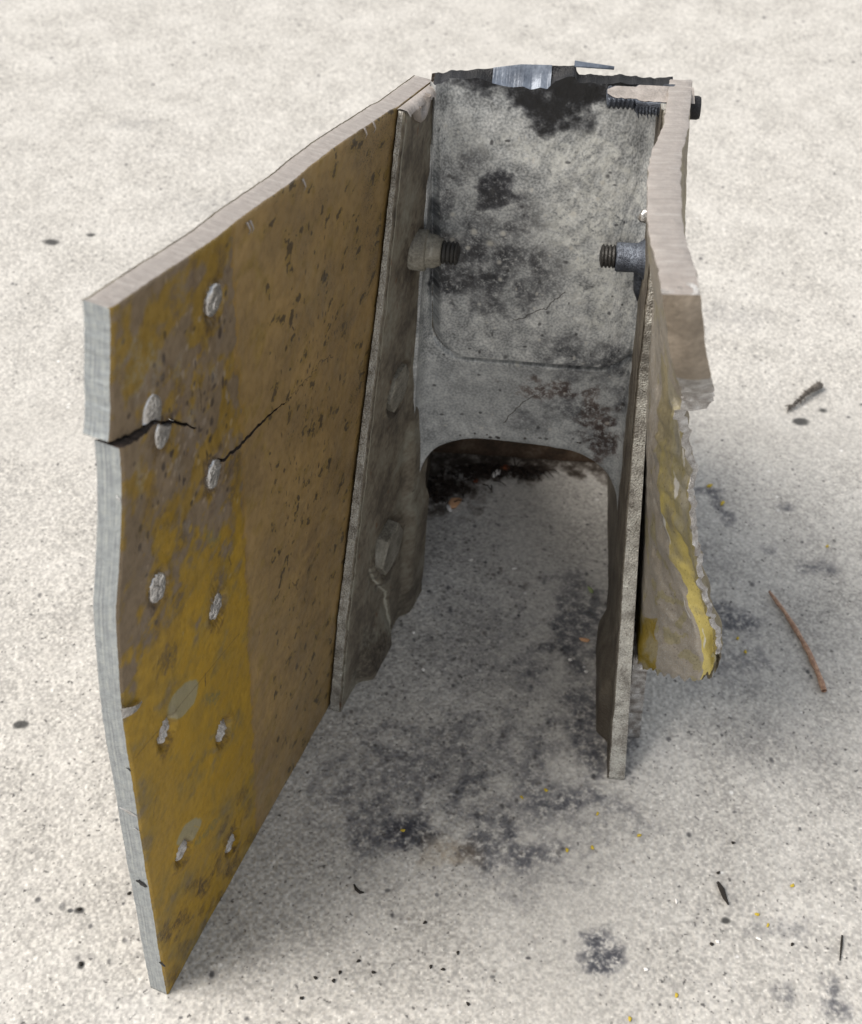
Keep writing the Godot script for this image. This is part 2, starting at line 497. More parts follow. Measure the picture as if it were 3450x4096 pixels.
# web: x from -10 to 95, 250 mm high, at 6 px per mm
func web_print() -> ImageTexture:
	var W := 630
	var H := 1500
	var ink := Ink.new(W, H)
	var a := bytes(noise(70, 0.008, 5), W, H)
	var b := bytes(noise(71, 0.14, 4), W, H)
	var c := bytes(noise(72, 0.02, 4), W, H)
	var dark := Color(0.35, 0.36, 0.37)
	var mid := Color(0.60, 0.61, 0.615)
	var light := Color(0.80, 0.805, 0.80)
	var p := 0
	for y in H:
		var h := 250.0 - y / 6.0
		for x in W:
			var k := y * W + x
			var t := (a[k] * 0.22 + b[k] * 0.48 + c[k] * 0.30) / 255.0
			t = clampf((t - 0.5) * (1.6 if h > 128.0 else 1.0) + (0.52 if h > 128.0 else 0.48), 0.0, 1.0)
			var col := dark.lerp(mid, t * 2.0) if t < 0.5 else mid.lerp(light, t * 2.0 - 1.0)
			ink.d[p] = int(col.r * 255.0)
			ink.d[p + 1] = int(col.g * 255.0)
			ink.d[p + 2] = int(col.b * 255.0)
			p += 3
	var X := func(x): return (x + 10.0) * 6.0
	var Y := func(h): return (250.0 - h) * 6.0
	ink.n.frequency = 0.02
	var pale := Color(0.77, 0.775, 0.76)
	var sootc := Color(0.12, 0.125, 0.145)
	var black := Color(0.025, 0.03, 0.05)
	for q in [[62, 196, 17, 24, 0.75], [66, 170, 15, 24, 0.7], [50, 214, 24, 9, 0.7], [48, 186, 12, 14, 0.45], [70, 152, 9, 12, 0.4], [20, 216, 8, 8, 0.35]]:
		ink.blot(X.call(q[0]), Y.call(q[1]), q[2] * 6.0, q[3] * 6.0, pale, q[4], 0.9, 0.6, 0.0, 0.8)
	for q in [[30, 199, 8, 9, 0.85], [24, 180, 11, 14, 0.6], [20, 170, 12, 12, 0.6], [38, 176, 14, 10, 0.55], [46, 166, 10, 14, 0.45], [14, 164, 8, 9, 0.75], [30, 158, 14, 9, 0.45], [74, 138, 8, 10, 0.45], [55, 140, 10, 8, 0.4], [60, 112, 14, 9, 0.5], [70, 98, 10, 9, 0.6], [44, 104, 9, 6, 0.4], [22, 208, 7, 8, 0.45], [40, 190, 8, 10, 0.4], [28, 168, 16, 14, 0.45], [66, 136, 14, 8, 0.4], [12, 190, 6, 22, 0.45], [78, 118, 6, 18, 0.5], [60, 128, 16, 8, 0.35]]:
		ink.blot(X.call(q[0]), Y.call(q[1]), q[2] * 6.0, q[3] * 6.0, sootc, min(q[4] * 1.15, 0.9), 0.75, 0.8, 0.2, 0.6)
	ink.blot(X.call(30.5), Y.call(199.0), 42, 50, Color(0.10, 0.105, 0.13), 0.7, 0.5, 0.3, 0.3, 0.4)
	for q in [[48, 118, 20, 5], [52, 121, 14, 4], [70, 108, 12, 12], [72, 96, 12, 15], [66, 116, 8, 8]]:
		ink.blot(X.call(q[0]), Y.call(q[1]), q[2] * 4.0, q[3] * 4.0, Color(0.20, 0.14, 0.12), 0.6, 1.0, 0.5, 0.2, 0.8)
	# scorched top of the web
	for q in [[40, 236, 16, 9], [50, 232, 13, 12], [58, 236, 16, 8], [70, 237, 12, 5], [24, 237, 12, 4], [44, 226, 8, 8], [84, 236, 8, 6]]:
		ink.blot(X.call(q[0]), Y.call(q[1]), q[2] * 6.0, q[3] * 6.0, black, 0.93, 0.55, 0.45, 0.0, 0.25)
	var r := RandomNumberGenerator.new()
	r.seed = 9
	for k in 130:
		ink.blot(X.call(r.randf_range(8.0, 80.0)), Y.call(r.randf_range(94.0, 222.0)), r.randf_range(2, 6), r.randf_range(2, 7), [Color(0.75, 0.74, 0.71), Color(0.14, 0.14, 0.15)][k % 2], 0.6, 0.9, 0.6)
	for q in [[24, 184, 5], [29, 180, 7], [22, 178, 4], [33, 184, 4], [17, 190, 4]]:
		ink.blot(X.call(q[0]), Y.call(q[1]), q[2] * 1.7, q[2] * 1.7, Color(0.74, 0.73, 0.70), 0.8, 0.6, 0.6)
	for k in 10:
		ink.blot(X.call(r.randf_range(14.0, 70.0)), Y.call(94.5 + r.randf() * 1.5), r.randf_range(2, 5), r.randf_range(2, 4), Color(0.12, 0.10, 0.09), 0.8, 0.5, 0.5)
	ink.line([Vector2(X.call(46), Y.call(116)), Vector2(X.call(40), Y.call(109)), Vector2(X.call(36), Y.call(102))], 1.4, Color(0.17, 0.15, 0.14), 0.7, 5.0)
	ink.line([Vector2(X.call(54), Y.call(163)), Vector2(X.call(48), Y.call(156)), Vector2(X.call(38), Y.call(150))], 1.6, Color(0.22, 0.21, 0.21), 0.6, 6.0)
	return tex(ink.image())

# right plate: across its columns (0 at the back, 5 at the torn front), down its rows (0 at the top)
func right_plate_print() -> ImageTexture:
	var W := 512
	var H := 1024
	var ink := Ink.new(W, H)
	var a := bytes(noise(80, 0.01, 5), W, H)
	var b := bytes(noise(81, 0.12, 3), W, H)
	var p := 0
	for y in H:
		var v := y / 1024.0
		for x in W:
			var u := x / 512.0 * 5.0
			var k := y * W + x
			var n1 := a[k] / 255.0
			var n2 := b[k] / 255.0
			var grey := Color(0.60, 0.575, 0.535)
			var gold := Color(0.58, 0.54, 0.36)
			var col := grey
			var uu := u + (n1 - 0.5) * 0.35
			if v > 0.30:
				var lowness := (v - 0.30) / 0.70
				if uu > 3.15 and uu < 3.95: col = Color(0.76, 0.70, 0.42).lerp(Color(0.58, 0.545, 0.44), clampf(1.5 - lowness * 2.4 + (n1 - 0.5) * 2.0, 0.0, 1.0))
				elif uu >= 3.95: col = Color(0.62, 0.60, 0.54).lerp(Color(0.60, 0.56, 0.38), clampf(lowness * 1.6 - 0.2 + (n1 - 0.5) * 2.0, 0.0, 1.0))
				elif n1 > 0.72 - lowness * 0.08: col = gold.lerp(grey, 0.6)
				if uu < 3.0 and n2 > 0.62 and n1 < 0.5: col = col.lerp(Color(0.72, 0.71, 0.70), 0.6)
				if v > 0.82 and uu < 1.7 and uu > 0.6: col = Color(0.56, 0.48, 0.17).lerp(grey, clampf((0.55 - n1) * 3.0, 0.0, 0.7))
			elif uu > 1.5 and n1 > 0.60: col = grey.lerp(gold, 0.3)
			if n2 > 0.78: col = col.darkened(0.25)
			elif n2 < 0.3: col = col.lightened(0.10)
			ink.d[p] = int(col.r * 255.0)
			ink.d[p + 1] = int(col.g * 255.0)
			ink.d[p + 2] = int(col.b * 255.0)
			p += 3
	ink.n.frequency = 0.03
	for q in [[410, 560, 10, 34], [330, 640, 7, 30], [470, 470, 12, 40], [300, 820, 5, 34], [350, 900, 6, 26]]:
		ink.blot(q[0], q[1], q[2], q[3], Color(0.84, 0.84, 0.84), 0.8, 0.8, 0.4)
	return tex(ink.image())

# ---------------------------------------------------------------- floor
func floor_sheet():
	var S := 2048
	var span := 0.9
	var ink := Ink.new(S, S)
	var a := bytes(noise(1, 0.24, 3, FastNoiseLite.TYPE_VALUE_CUBIC), S, S, true)
	var b := bytes(noise(2, 0.55, 2, FastNoiseLite.TYPE_VALUE), S, S, true)
	var c := bytes(noise(3, 0.012, 5), S, S, true)
	var g := bytes(noise(4, 0.33, 3, FastNoiseLite.TYPE_VALUE_CUBIC), S, S, true)
	var lite := Color(0.762, 0.752, 0.735)
	var midc := Color(0.69, 0.677, 0.655)
	var grain := Color(0.33, 0.325, 0.325)
	var p := 0
	for y in S:
		for x in S:
			var k := y * S + x
			var big := c[k] / 255.0
			var t := clampf((a[k] * 0.34 + b[k] * 0.66) / 255.0 * 2.4 - 0.75, 0.0, 1.0)
			var col := lite.lerp(midc, clampf(big * 0.7 + 0.1, 0.0, 1.0))
			var dirt := 0.36 * clampf(big * 0.7 + 0.65, 0.7, 1.3)
			col = col.lerp(grain, clampf(1.0 - t * 1.2, 0.0, 1.0) * dirt)
			if g[k] > 186: col = col.lerp(Color(0.24, 0.235, 0.235), clampf((g[k] - 186) / 30.0, 0.0, 0.8))
			elif b[k] > 215: col = col.lerp(Color(0.90, 0.89, 0.87), 0.5)
			ink.d[p] = int(col.r * 255.0)
			ink.d[p + 1] = int(col.g * 255.0)
			ink.d[p + 2] = int(col.b * 255.0)
			p += 3
	var k := S / span * MM
	var X := func(x): return (x + 450.0) * k
	var Z := func(z): return (z + 550.0) * k
	# grainy oil and soot marks, with bracket shade painted in: x, z, half sizes, strength
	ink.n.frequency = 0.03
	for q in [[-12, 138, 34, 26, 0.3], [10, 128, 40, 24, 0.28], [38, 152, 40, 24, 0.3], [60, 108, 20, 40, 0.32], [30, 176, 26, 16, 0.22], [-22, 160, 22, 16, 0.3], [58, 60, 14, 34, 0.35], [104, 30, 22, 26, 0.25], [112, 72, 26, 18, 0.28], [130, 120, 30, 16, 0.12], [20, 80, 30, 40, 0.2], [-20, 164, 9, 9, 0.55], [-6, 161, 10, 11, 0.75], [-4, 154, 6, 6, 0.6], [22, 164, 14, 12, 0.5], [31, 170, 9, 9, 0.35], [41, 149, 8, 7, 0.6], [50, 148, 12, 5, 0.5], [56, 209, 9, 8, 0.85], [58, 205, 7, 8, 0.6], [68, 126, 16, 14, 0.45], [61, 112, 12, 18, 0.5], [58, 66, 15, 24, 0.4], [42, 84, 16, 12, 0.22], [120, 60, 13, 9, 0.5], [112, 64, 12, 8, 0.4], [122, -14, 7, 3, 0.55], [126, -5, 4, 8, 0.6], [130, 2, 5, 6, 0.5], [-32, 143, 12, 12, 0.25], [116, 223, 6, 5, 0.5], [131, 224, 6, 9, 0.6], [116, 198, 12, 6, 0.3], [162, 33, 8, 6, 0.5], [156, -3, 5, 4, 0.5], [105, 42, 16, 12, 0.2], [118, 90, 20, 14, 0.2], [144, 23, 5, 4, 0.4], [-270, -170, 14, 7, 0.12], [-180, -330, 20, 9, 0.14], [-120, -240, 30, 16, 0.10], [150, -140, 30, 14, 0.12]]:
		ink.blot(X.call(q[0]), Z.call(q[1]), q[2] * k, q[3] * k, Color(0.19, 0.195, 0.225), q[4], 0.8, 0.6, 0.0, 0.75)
	# rusty brown dirt under the litter, widened to paint the arch's shade
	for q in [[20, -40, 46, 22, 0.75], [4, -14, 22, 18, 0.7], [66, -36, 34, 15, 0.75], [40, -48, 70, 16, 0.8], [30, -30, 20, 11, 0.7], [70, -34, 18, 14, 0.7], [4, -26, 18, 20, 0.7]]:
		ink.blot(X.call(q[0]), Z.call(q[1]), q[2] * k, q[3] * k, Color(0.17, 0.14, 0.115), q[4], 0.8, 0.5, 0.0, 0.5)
	ink.blot(X.call(5), Z.call(170), 12 * k, 8 * k, Color(0.50, 0.41, 0.29), 0.3, 0.9, 0.6, 0.0, 0.6)
	for q in [[-206, -206, 5, 3], [-185, -213, 3, 2], [-156, 114, 3, 2], [-120, 192, 2, 1.5], [-116, 212, 1.6, 2], [184, -68, 3, 2], [172, -60, 4, 3], [100, 196, 2, 1.5], [-250, -120, 2, 2]]:
		ink.blot(X.call(q[0]), Z.call(q[1]), q[2] * k, q[3] * k, Color(0.16, 0.16, 0.16), 0.8, 0.6, 0.5)
	var r := RandomNumberGenerator.new()
	r.seed = 17
	for i in 700:                                                   # dark specks trodden into the surface
		var z := r.randf_range(-480.0, 240.0)
		var big := r.randf_range(0.35, 1.3)
		ink.blot(X.call(r.randf_range(-290.0, 290.0)), Z.call(z), big * k, big * k * r.randf_range(0.6, 1.6), Color(0.2, 0.2, 0.21), r.randf_range(0.3, 0.85), 0.6, 0.6)
	for i in 1500:                                                   # fallen soot, and shade between the legs painted as specks
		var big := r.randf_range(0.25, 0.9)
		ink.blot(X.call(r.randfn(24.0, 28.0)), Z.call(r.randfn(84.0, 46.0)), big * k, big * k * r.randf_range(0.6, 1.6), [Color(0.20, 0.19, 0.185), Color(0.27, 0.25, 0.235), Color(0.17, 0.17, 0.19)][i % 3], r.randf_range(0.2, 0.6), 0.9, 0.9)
	for i in 160:
		var big := r.randf_range(0.3, 1.0)
		ink.blot(X.call(r.randf_range(-200.0, 200.0)), Z.call(r.randf_range(-300.0, 240.0)), big * k, big * k, Color(0.93, 0.93, 0.93), r.randf_range(0.3, 0.7), 0.6, 0.6)
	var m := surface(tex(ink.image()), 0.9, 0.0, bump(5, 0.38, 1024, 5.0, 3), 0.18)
	var st := begin()
	var half := 6000.0
	var lo := Vector2((-half + 450.0) / 900.0, (-half + 550.0) / 900.0)
	var hi := Vector2((half + 450.0) / 900.0, (half + 550.0) / 900.0)
	var P := [PackedVector3Array([Vector3(-half, 0, -half), Vector3(half, 0, -half)]), PackedVector3Array([Vector3(-half, 0, half), Vector3(half, 0, half)])]
	quads(st, P, [PackedVector2Array([lo, Vector2(hi.x, lo.y)]), PackedVector2Array([Vector2(lo.x, hi.y), hi])])
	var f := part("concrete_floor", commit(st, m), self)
	f.set_meta("kind", "structure")
	f.set_meta("label", "pale grey concrete floor with dark oil marks, painted shade and fine dark grain")

# ---------------------------------------------------------------- the bracket
var pB := Vector3(-24.21, 0, 55.63)
var ps: Vector3
var ph: Vector3
var pm: Vector3

func lp(s: float, h: float, d := 0.0) -> Vector3:                    # a point on the plane of the left plate's inner face
	return pB + ps * s + ph * h + pm * d

func bracket():
	ps = (Vector3(-58.9, 0, 176.1) - pB).normalized()
	pm = ps.cross(Vector3(2.65, 238, 24.65) - pB).normalized()
	if pm.x < 0.0: pm = -pm
	ph = ps.cross(pm)
	if ph.y < 0.0: ph = -ph
	var root := Node3D.new()
	root.name = "broken_bracket"
	root.position = Vector3(-9.85, 0, 53.28) * MM
	root.rotation_degrees.y = -5.71
	add_child(root)
	tag(root, "broken metal bracket with a cracked yellow side plate standing on the concrete", "bracket")
	back_web(root)
	left_flange(root)
	rear_of_casting(root)
	left_plate(root)
	right_flange(root)
	right_plate(root)
	fittings(root)

var web_top := [Vector2(-14, 234), Vector2(8, 234.5), Vector2(15.6, 236.0), Vector2(25, 236.4), Vector2(28, 235.2), Vector2(31, 234.6), Vector2(34, 234.2), Vector2(37, 234.6), Vector2(39.5, 233.6), Vector2(42, 234.6), Vector2(44, 234.2), Vector2(46, 236.6), Vector2(50, 238.4), Vector2(52, 238.4), Vector2(52.5, 236.2), Vector2(65, 236.8), Vector2(96, 237.5)]
var web_back := [Vector2(-14, 234), Vector2(8, 234.5), Vector2(15.6, 236.2), Vector2(26, 237.4), Vector2(36, 239.2), Vector2(52, 239.6), Vector2(52.5, 236.6), Vector2(65, 237.2), Vector2(96, 238)]
func ragged(x: float) -> float:
	return (wob.get_noise_2d(x * 0.35, 70.0) * 0.5 + wob.get_noise_2d(x * 0.1, 75.0) * 0.9) * (1.0 - smooth(24.0, 28.0, x) * (1.0 - smooth(46.0, 50.0, x)))
func top_of_web(x: float) -> float:
	return curve(web_top, x) + ragged(x)
func corner_left(h: float) -> float:
	return curve([Vector2(0, 0), Vector2(60, 2.4), Vector2(155, 6.8), Vector2(232, 12.0)], h)
func flange_right_x(h: float, n: float) -> float:
	return 81.5 + 0.0167 * n - 0.0237 * h

func web_depth(x: float, h: float) -> float:
	var z := 0.0
	var dl := x - corner_left(h)                                   # fillets into the two flanges
	if dl < 5.0: z += 5.0 - sqrt(max(25.0 - pow(5.0 - max(dl, 0.0), 2.0), 0.0))
	var dr := flange_right_x(h, 0) - x
	if dr < 3.0: z += 3.0 - sqrt(max(9.0 - pow(3.0 - max(dr, 0.0), 2.0), 0.0))
	# raised pad with round lower corners; its lower edge drops a little to the right
	var low := 130.5 - (x - 44.0) * 0.02
	var half := 34.2
	var q := Vector2(absf(x - 45.0) - half + 13.0, low + 13.0 - h)
	var sd: float = Vector2(max(q.x, 0.0), max(q.y, 0.0)).length() + min(max(q.x, q.y), 0.0) - 13.0
	z += 3.0 * (1.0 - smooth(-2.6, 0.1, sd))
	z -= 1.8 * (1.0 - smooth(0.0, 1.2, absf(sd - 0.6)))
	z += wob.get_noise_2d(x * 0.06, h * 0.06) * 0.30
	return z

func back_web(root: Node3D):
	var arch := [Vector2(0.4, 0), Vector2(2.3, 30), Vector2(3.9, 58), Vector2(5.3, 72), Vector2(7.4, 80.3), Vector2(12.0, 87.5), Vector2(20.4, 92.0), Vector2(28, 93.2), Vector2(36.5, 93.0), Vector2(48, 92.2), Vector2(60.6, 90.4), Vector2(68, 87.0), Vector2(73.6, 82.0), Vector2(77, 76), Vector2(79.6, 67.6), Vector2(80.8, 50), Vector2(81.4, 0)]
	var rim := [Vector2(-9, 0), Vector2(-8, 40), Vector2(-7, 90), Vector2(-4, 130), Vector2(2, 170), Vector2(7, 210), Vector2(10, 240), Vector2(17, 240), Vector2(32, 240), Vector2(50, 240), Vector2(66, 240), Vector2(80, 240), Vector2(81, 200), Vector2(83, 150), Vector2(84.5, 100), Vector2(85.5, 50), Vector2(86, 0)]
	var ca := Curve2D.new()
	var cr := Curve2D.new()
	for k in arch.size():
		var ta: Vector2 = (arch[min(k + 1, arch.size() - 1)] - arch[max(k - 1, 0)]) / 6.0
		ca.add_point(arch[k], -ta, ta)
		cr.add_point(rim[k])
	var N := 240
	var M := 200
	var V := [0.0]
	for j in M:                                                       # rows crowd where the pad ends
		var e: float = (j + 0.5) / M
		V.append(V[-1] + 1.0 / (1.0 + 2.5 * exp(-pow((e - 0.32) / 0.13, 2.0))))
	var A := PackedVector2Array()
	var T := PackedVector2Array()
	for i in N + 1:
		var f := float(i) / N * (arch.size() - 1)
		var k: int = min(int(f), arch.size() - 2)
		A.append(ca.sample(k, f - k))
		T.append(rim[k].lerp(rim[k + 1], f - k))
	var P := []
	var U := []
	for j in M + 1:
		var v: float = V[j] / V[M]
		if j == 1: v = 0.3 / M
		if j == 2: v = 0.9 / M
		var r := PackedVector3Array()
		var u := PackedVector2Array()
		for i in N + 1:
			var q := A[i].lerp(T[i], v)
			var top := top_of_web(q.x)
			if q.y > 150.0: q.y = 150.0 + (q.y - 150.0) * (top - 150.0) / 90.0
			var z := web_depth(q.x, q.y)
			if j == 0: z -= 0.9
			elif j == 1: z -= 0.25
			r.append(Vector3(q.x, q.y, z))
			u.append(Vector2((q.x + 10.0 + (z if q.x > 40.0 else -z) * smooth(25.0, 34.0, absf(q.x - 42.0))) / 105.0, (250.0 - q.y) / 250.0))
		P.append(r)
		U.append(u)
	var st := begin()
	quads(st, P, U)
	var mesh := commit(st, mats.web)
	# back face, and the arch's thickness
	var Q := []
	for j in [0, 30, 90, 150, M]:
		var r := PackedVector3Array()
		for i in N + 1:
			r.append(Vector3(P[j][i].x, P[j][i].y, -1.5))
		Q.append(r)
	st = begin()
	quads(st, Q, plain_uv(Q), true)
	mesh = commit(st, mats.cast, mesh)
	st = begin()
	var S := [P[0]]
	for f in [0.2, 0.5, 0.85, 1.0]:
		var r := PackedVector3Array()
		for i in N + 1: r.append(P[0][i].lerp(Q[0][i], f))
		S.append(r)
	quads(st, S, plain_uv(S), true)
	mesh = commit(st, mats.cast, mesh)
	part("back_web", mesh, root)
	# sawn and scorched top of the web, and the bright chip in it
	for chip in [false, true]:
		var R := [PackedVector3Array(), PackedVector3Array(), PackedVector3Array(), PackedVector3Array()]
		for i in 121:
			var x := lerpf(28.0, 45.0, i / 120.0) if chip else lerpf(11.0, 80.0, i / 120.0)
			var a := top_of_web(x) - (0.0 if chip else 0.15)
			var b := (curve(web_back, x) + ragged(x)) - (0.0 if chip else 0.15)
			var jit := wob.get_noise_2d(x * 1.3, 9.0) * 0.5
			R[0].append(Vector3(x, a, web_depth(x, a)))
			R[1].append(Vector3(x, lerpf(a, b, 0.45 if chip else 0.25) + jit * 0.25, -0.5))
			R[2].append(Vector3(x, lerpf(a, b, 0.85 if chip else 0.7) + jit * 0.25, -1.0))
			R[3].append(Vector3(x, b, -1.5))
		st = begin()
		quads(st, R, plain_uv(R, 0.02))
		if chip: part("chipped_edge", commit(st, mats.chip), root).set_meta("label", "bright chip in the scorched top edge of the web")
		else: part("top_edge", commit(st, mats.soot_and_shade), root)

# behind the arch the casting goes on: two low flanges and the wall that closes them
func rear_of_casting(root: Node3D):
	for side in [-1, 1]:
		var P := []
		for j in 25:
			var r := PackedVector3Array()
			for i in 41:
				var z := lerpf(-2.6, -92.0, i / 40.0)
				var top := lerpf(150.0, 92.0, smooth(0.0, 1.0, i / 40.0))
				var h := 0.2 + top * j / 24.0
				var x := corner_left(h) - 0.3 - z * 0.02 if side < 0 else flange_right_x(h, z) + 0.8
				r.append(Vector3(x + wob.get_noise_2d(z * 0.06, h * 0.06) * 0.3, h, z))
			P.append(r)
		var off := func(_i, _j): return Vector3(5.0 * side, 0, 0)
		part("rear_flange", slab(P, plain_uv(P), off, mats.cast, mats.cast_edge, mats.cast), root)
	var W := []
	for j in 25:
		var r := PackedVector3Array()
		for i in 41:
			var x := lerpf(-4.0, 88.0, i / 40.0)
			r.append(Vector3(x, 0.2 + 91.0 * j / 24.0, -92.6 + wob.get_noise_2d(x * 0.06, j * 0.2) * 0.4))
		W.append(r)
	var woff := func(_i, _j): return Vector3(0, 0, -5.0)
	part("rear_wall", slab(W, plain_uv(W), woff, mats.rusty, mats.cast_edge, mats.cast), root)

# inner face of the left flange, as a thickness above the left plate
func left_t(s: float, h: float) -> float:
	var t := lerpf(5.3, 3.0, clampf(h / 238.0, 0.0, 1.0))
	var step := curve([Vector2(0, -41), Vector2(30, -39), Vector2(42, -31), Vector2(58, -24.6), Vector2(66, -24), Vector2(240, -24)], h)
	if h < 75.0: t += 2.0 * (1.0 - smooth(step - 0.8, step + 0.4, s)) * (1.0 - smooth(56.0, 64.0, h) * 0.999)
	t += 3.4 * (1.0 - smooth(-57.0, -51.0, s)) * (1.0 - smooth(80.0, 135.0, h))
	t += 5.5 * smooth(-44.0, -37.0, s) * (1.0 - smooth(-20.0, -14.0, s)) * (1.0 - smooth(0.0, 26.0, h))
	# recess of the empty upper hole
	var d := Vector2(s + 42.5, (h - 131.5)).length()
	t -= 1.6 * (1.0 - smooth(9.2, 10.4, d))
	t += 0.5 * smooth(9.8, 10.8, d) * (1.0 - smooth(10.8, 12.5, d))
	d = Vector2(s + 37.0, h - 57.0).length()
	t -= 1.0 * (1.0 - smooth(13.0, 14.2, d))
	t += wob.get_noise_2d(s * 0.08, h * 0.06 + 80.0) * 0.35
	return t

func left_front(h: float) -> float:
	return curve([Vector2(0, 0.4), Vector2(47, -4.6), Vector2(84, -11.5), Vector2(122, -18.2), Vector2(178, -28.6), Vector2(239, -37.2)], h) + wob.get_noise_2d(h * 0.25, 3.0) * 0.5

func saw(n: float) -> float:                                         # height of the sawn top at depth n
	return 235.2 + 0.21 * n

func left_flange(root: Node3D):
	var P := []
	var U := []
	var N := 74
	var M := 200
	for j in M + 1:
		var r := PackedVector3Array()
		var u := PackedVector2Array()
		for i in N + 1:
			var hh := float(j) / M
			var h := hh * 234.0
			var sf := left_front(h)
			var f := float(i) / (N - 2)
			if i >= N - 1: f = 1.0
			var s := lerpf(-69.0, sf, f)
			h = hh * (233.0 + (s + 62.0) * 0.20)
			var t := left_t(s, h)
			if i == N: t -= 0.7
			elif i == N - 1: s -= 0.7
			r.append(lp(s, max(h, 0.2), t))
			u.append(Vector2((s + 72.0) / 76.0, (240.0 - h) / 240.0))
		P.append(r)
		U.append(u)
	var off := func(i, j): return -pm * (pm.dot(P[j][i] - pB) - 0.9)
	part("left_flange", slab(P, U, off, mats.left_flange, mats.cast_edge, mats.cast, null, "btlr", true), root)

# the crack's course over the left plate and how far it gapes
var crack := [Vector2(-75, 168), Vector2(-20, 174), Vector2(3.5, 178.4), Vector2(22, 183.5), Vector2(35, 186.4), Vector2(39.4, 188.3), Vector2(47, 189.9), Vector2(61, 193.1), Vector2(70, 196.2), Vector2(76, 199), Vector2(79, 207), Vector2(81.4, 216.4), Vector2(84.7, 219.6), Vector2(92, 227.6), Vector2(97, 231.2), Vector2(101, 235.2), Vector2(105, 236.2), Vector2(109, 237.3), Vector2(113, 239.6), Vector2(118, 241.5), Vector2(130, 243)]
var gape := [Vector2(33, 0), Vector2(38, 0.5), Vector2(48, 1.1), Vector2(62, 1.4), Vector2(72, 1.2), Vector2(76, 0), Vector2(81, 0), Vector2(85, 0.9), Vector2(97, 1.2), Vector2(101, 0.6), Vector2(106, 0.7), Vector2(111, 1.3), Vector2(118, 1.2)]
var rivet_spots := [[70.5, 246.6, 4.2, 5.0, 0], [100.2, 236.0, 3.9, 5.4, 3], [98.0, 230.2, 4.0, 4.6, 4], [75.9, 196.0, 3.9, 5.2, 0], [105.2, 183.5, 4.3, 5.2, 0], [78.3, 146.9, 4.2, 5.2, 1], [108.7, 127.0, 4.4, 5.4, 2], [79.1, 88.3, 4.0, 5.4, 2], [106.9, 61.9, 4.2, 5.6, 2], [78.4, 21.6, 4.0, 5.6, 2]]

func plate_d(s: float, h: float, upper: bool) -> float:
	var d := 0.0
	for q in rivet_spots:
		var e := Vector2(s - q[0], (h - q[1]) * 0.8).length()
		if q[4] > 2: continue
		if q[4] == 2: d -= 1.5 * (1.0 - smooth(3.6, 5.2, e))
		elif q[4] == 1: d -= 0.7 * (1.0 - smooth(3.6, 5.2, e))
		else: d -= 0.8 * smooth(2.9, 3.7, e) * (1.0 - smooth(3.6, 4.8, e))
		d += 0.25 * smooth(4.2, 5.2, e) * (1.0 - smooth(5.2, 7.5, e))
	d += wob.get_noise_2d(s * 0.02, h * 0.02) * 0.5
	if not upper: d += 2.2 * smooth(78.0, 118.0, s) * smooth(180.0, 234.0, h)
	if s > 61.0: d += 0.12
	return d

func plate_front(h: float, upper: bool) -> float:
	if upper: return curve([Vector2(236, 118), Vector2(247, 114.8), Vector2(261, 112.3), Vector2(272.7, 110.7)], h) + wob.get_noise_2d(h * 0.4, 1.0) * 0.25
	return curve([Vector2(0, 125.4), Vector2(50, 125.9), Vector2(100, 126.3), Vector2(141, 126.3), Vector2(171, 125.0), Vector2(190, 122.8), Vector2(210, 119.8), Vector2(235, 116.2), Vector2(243, 115.4)], h) + wob.get_noise_2d(h * 0.4, 1.0) * 0.25

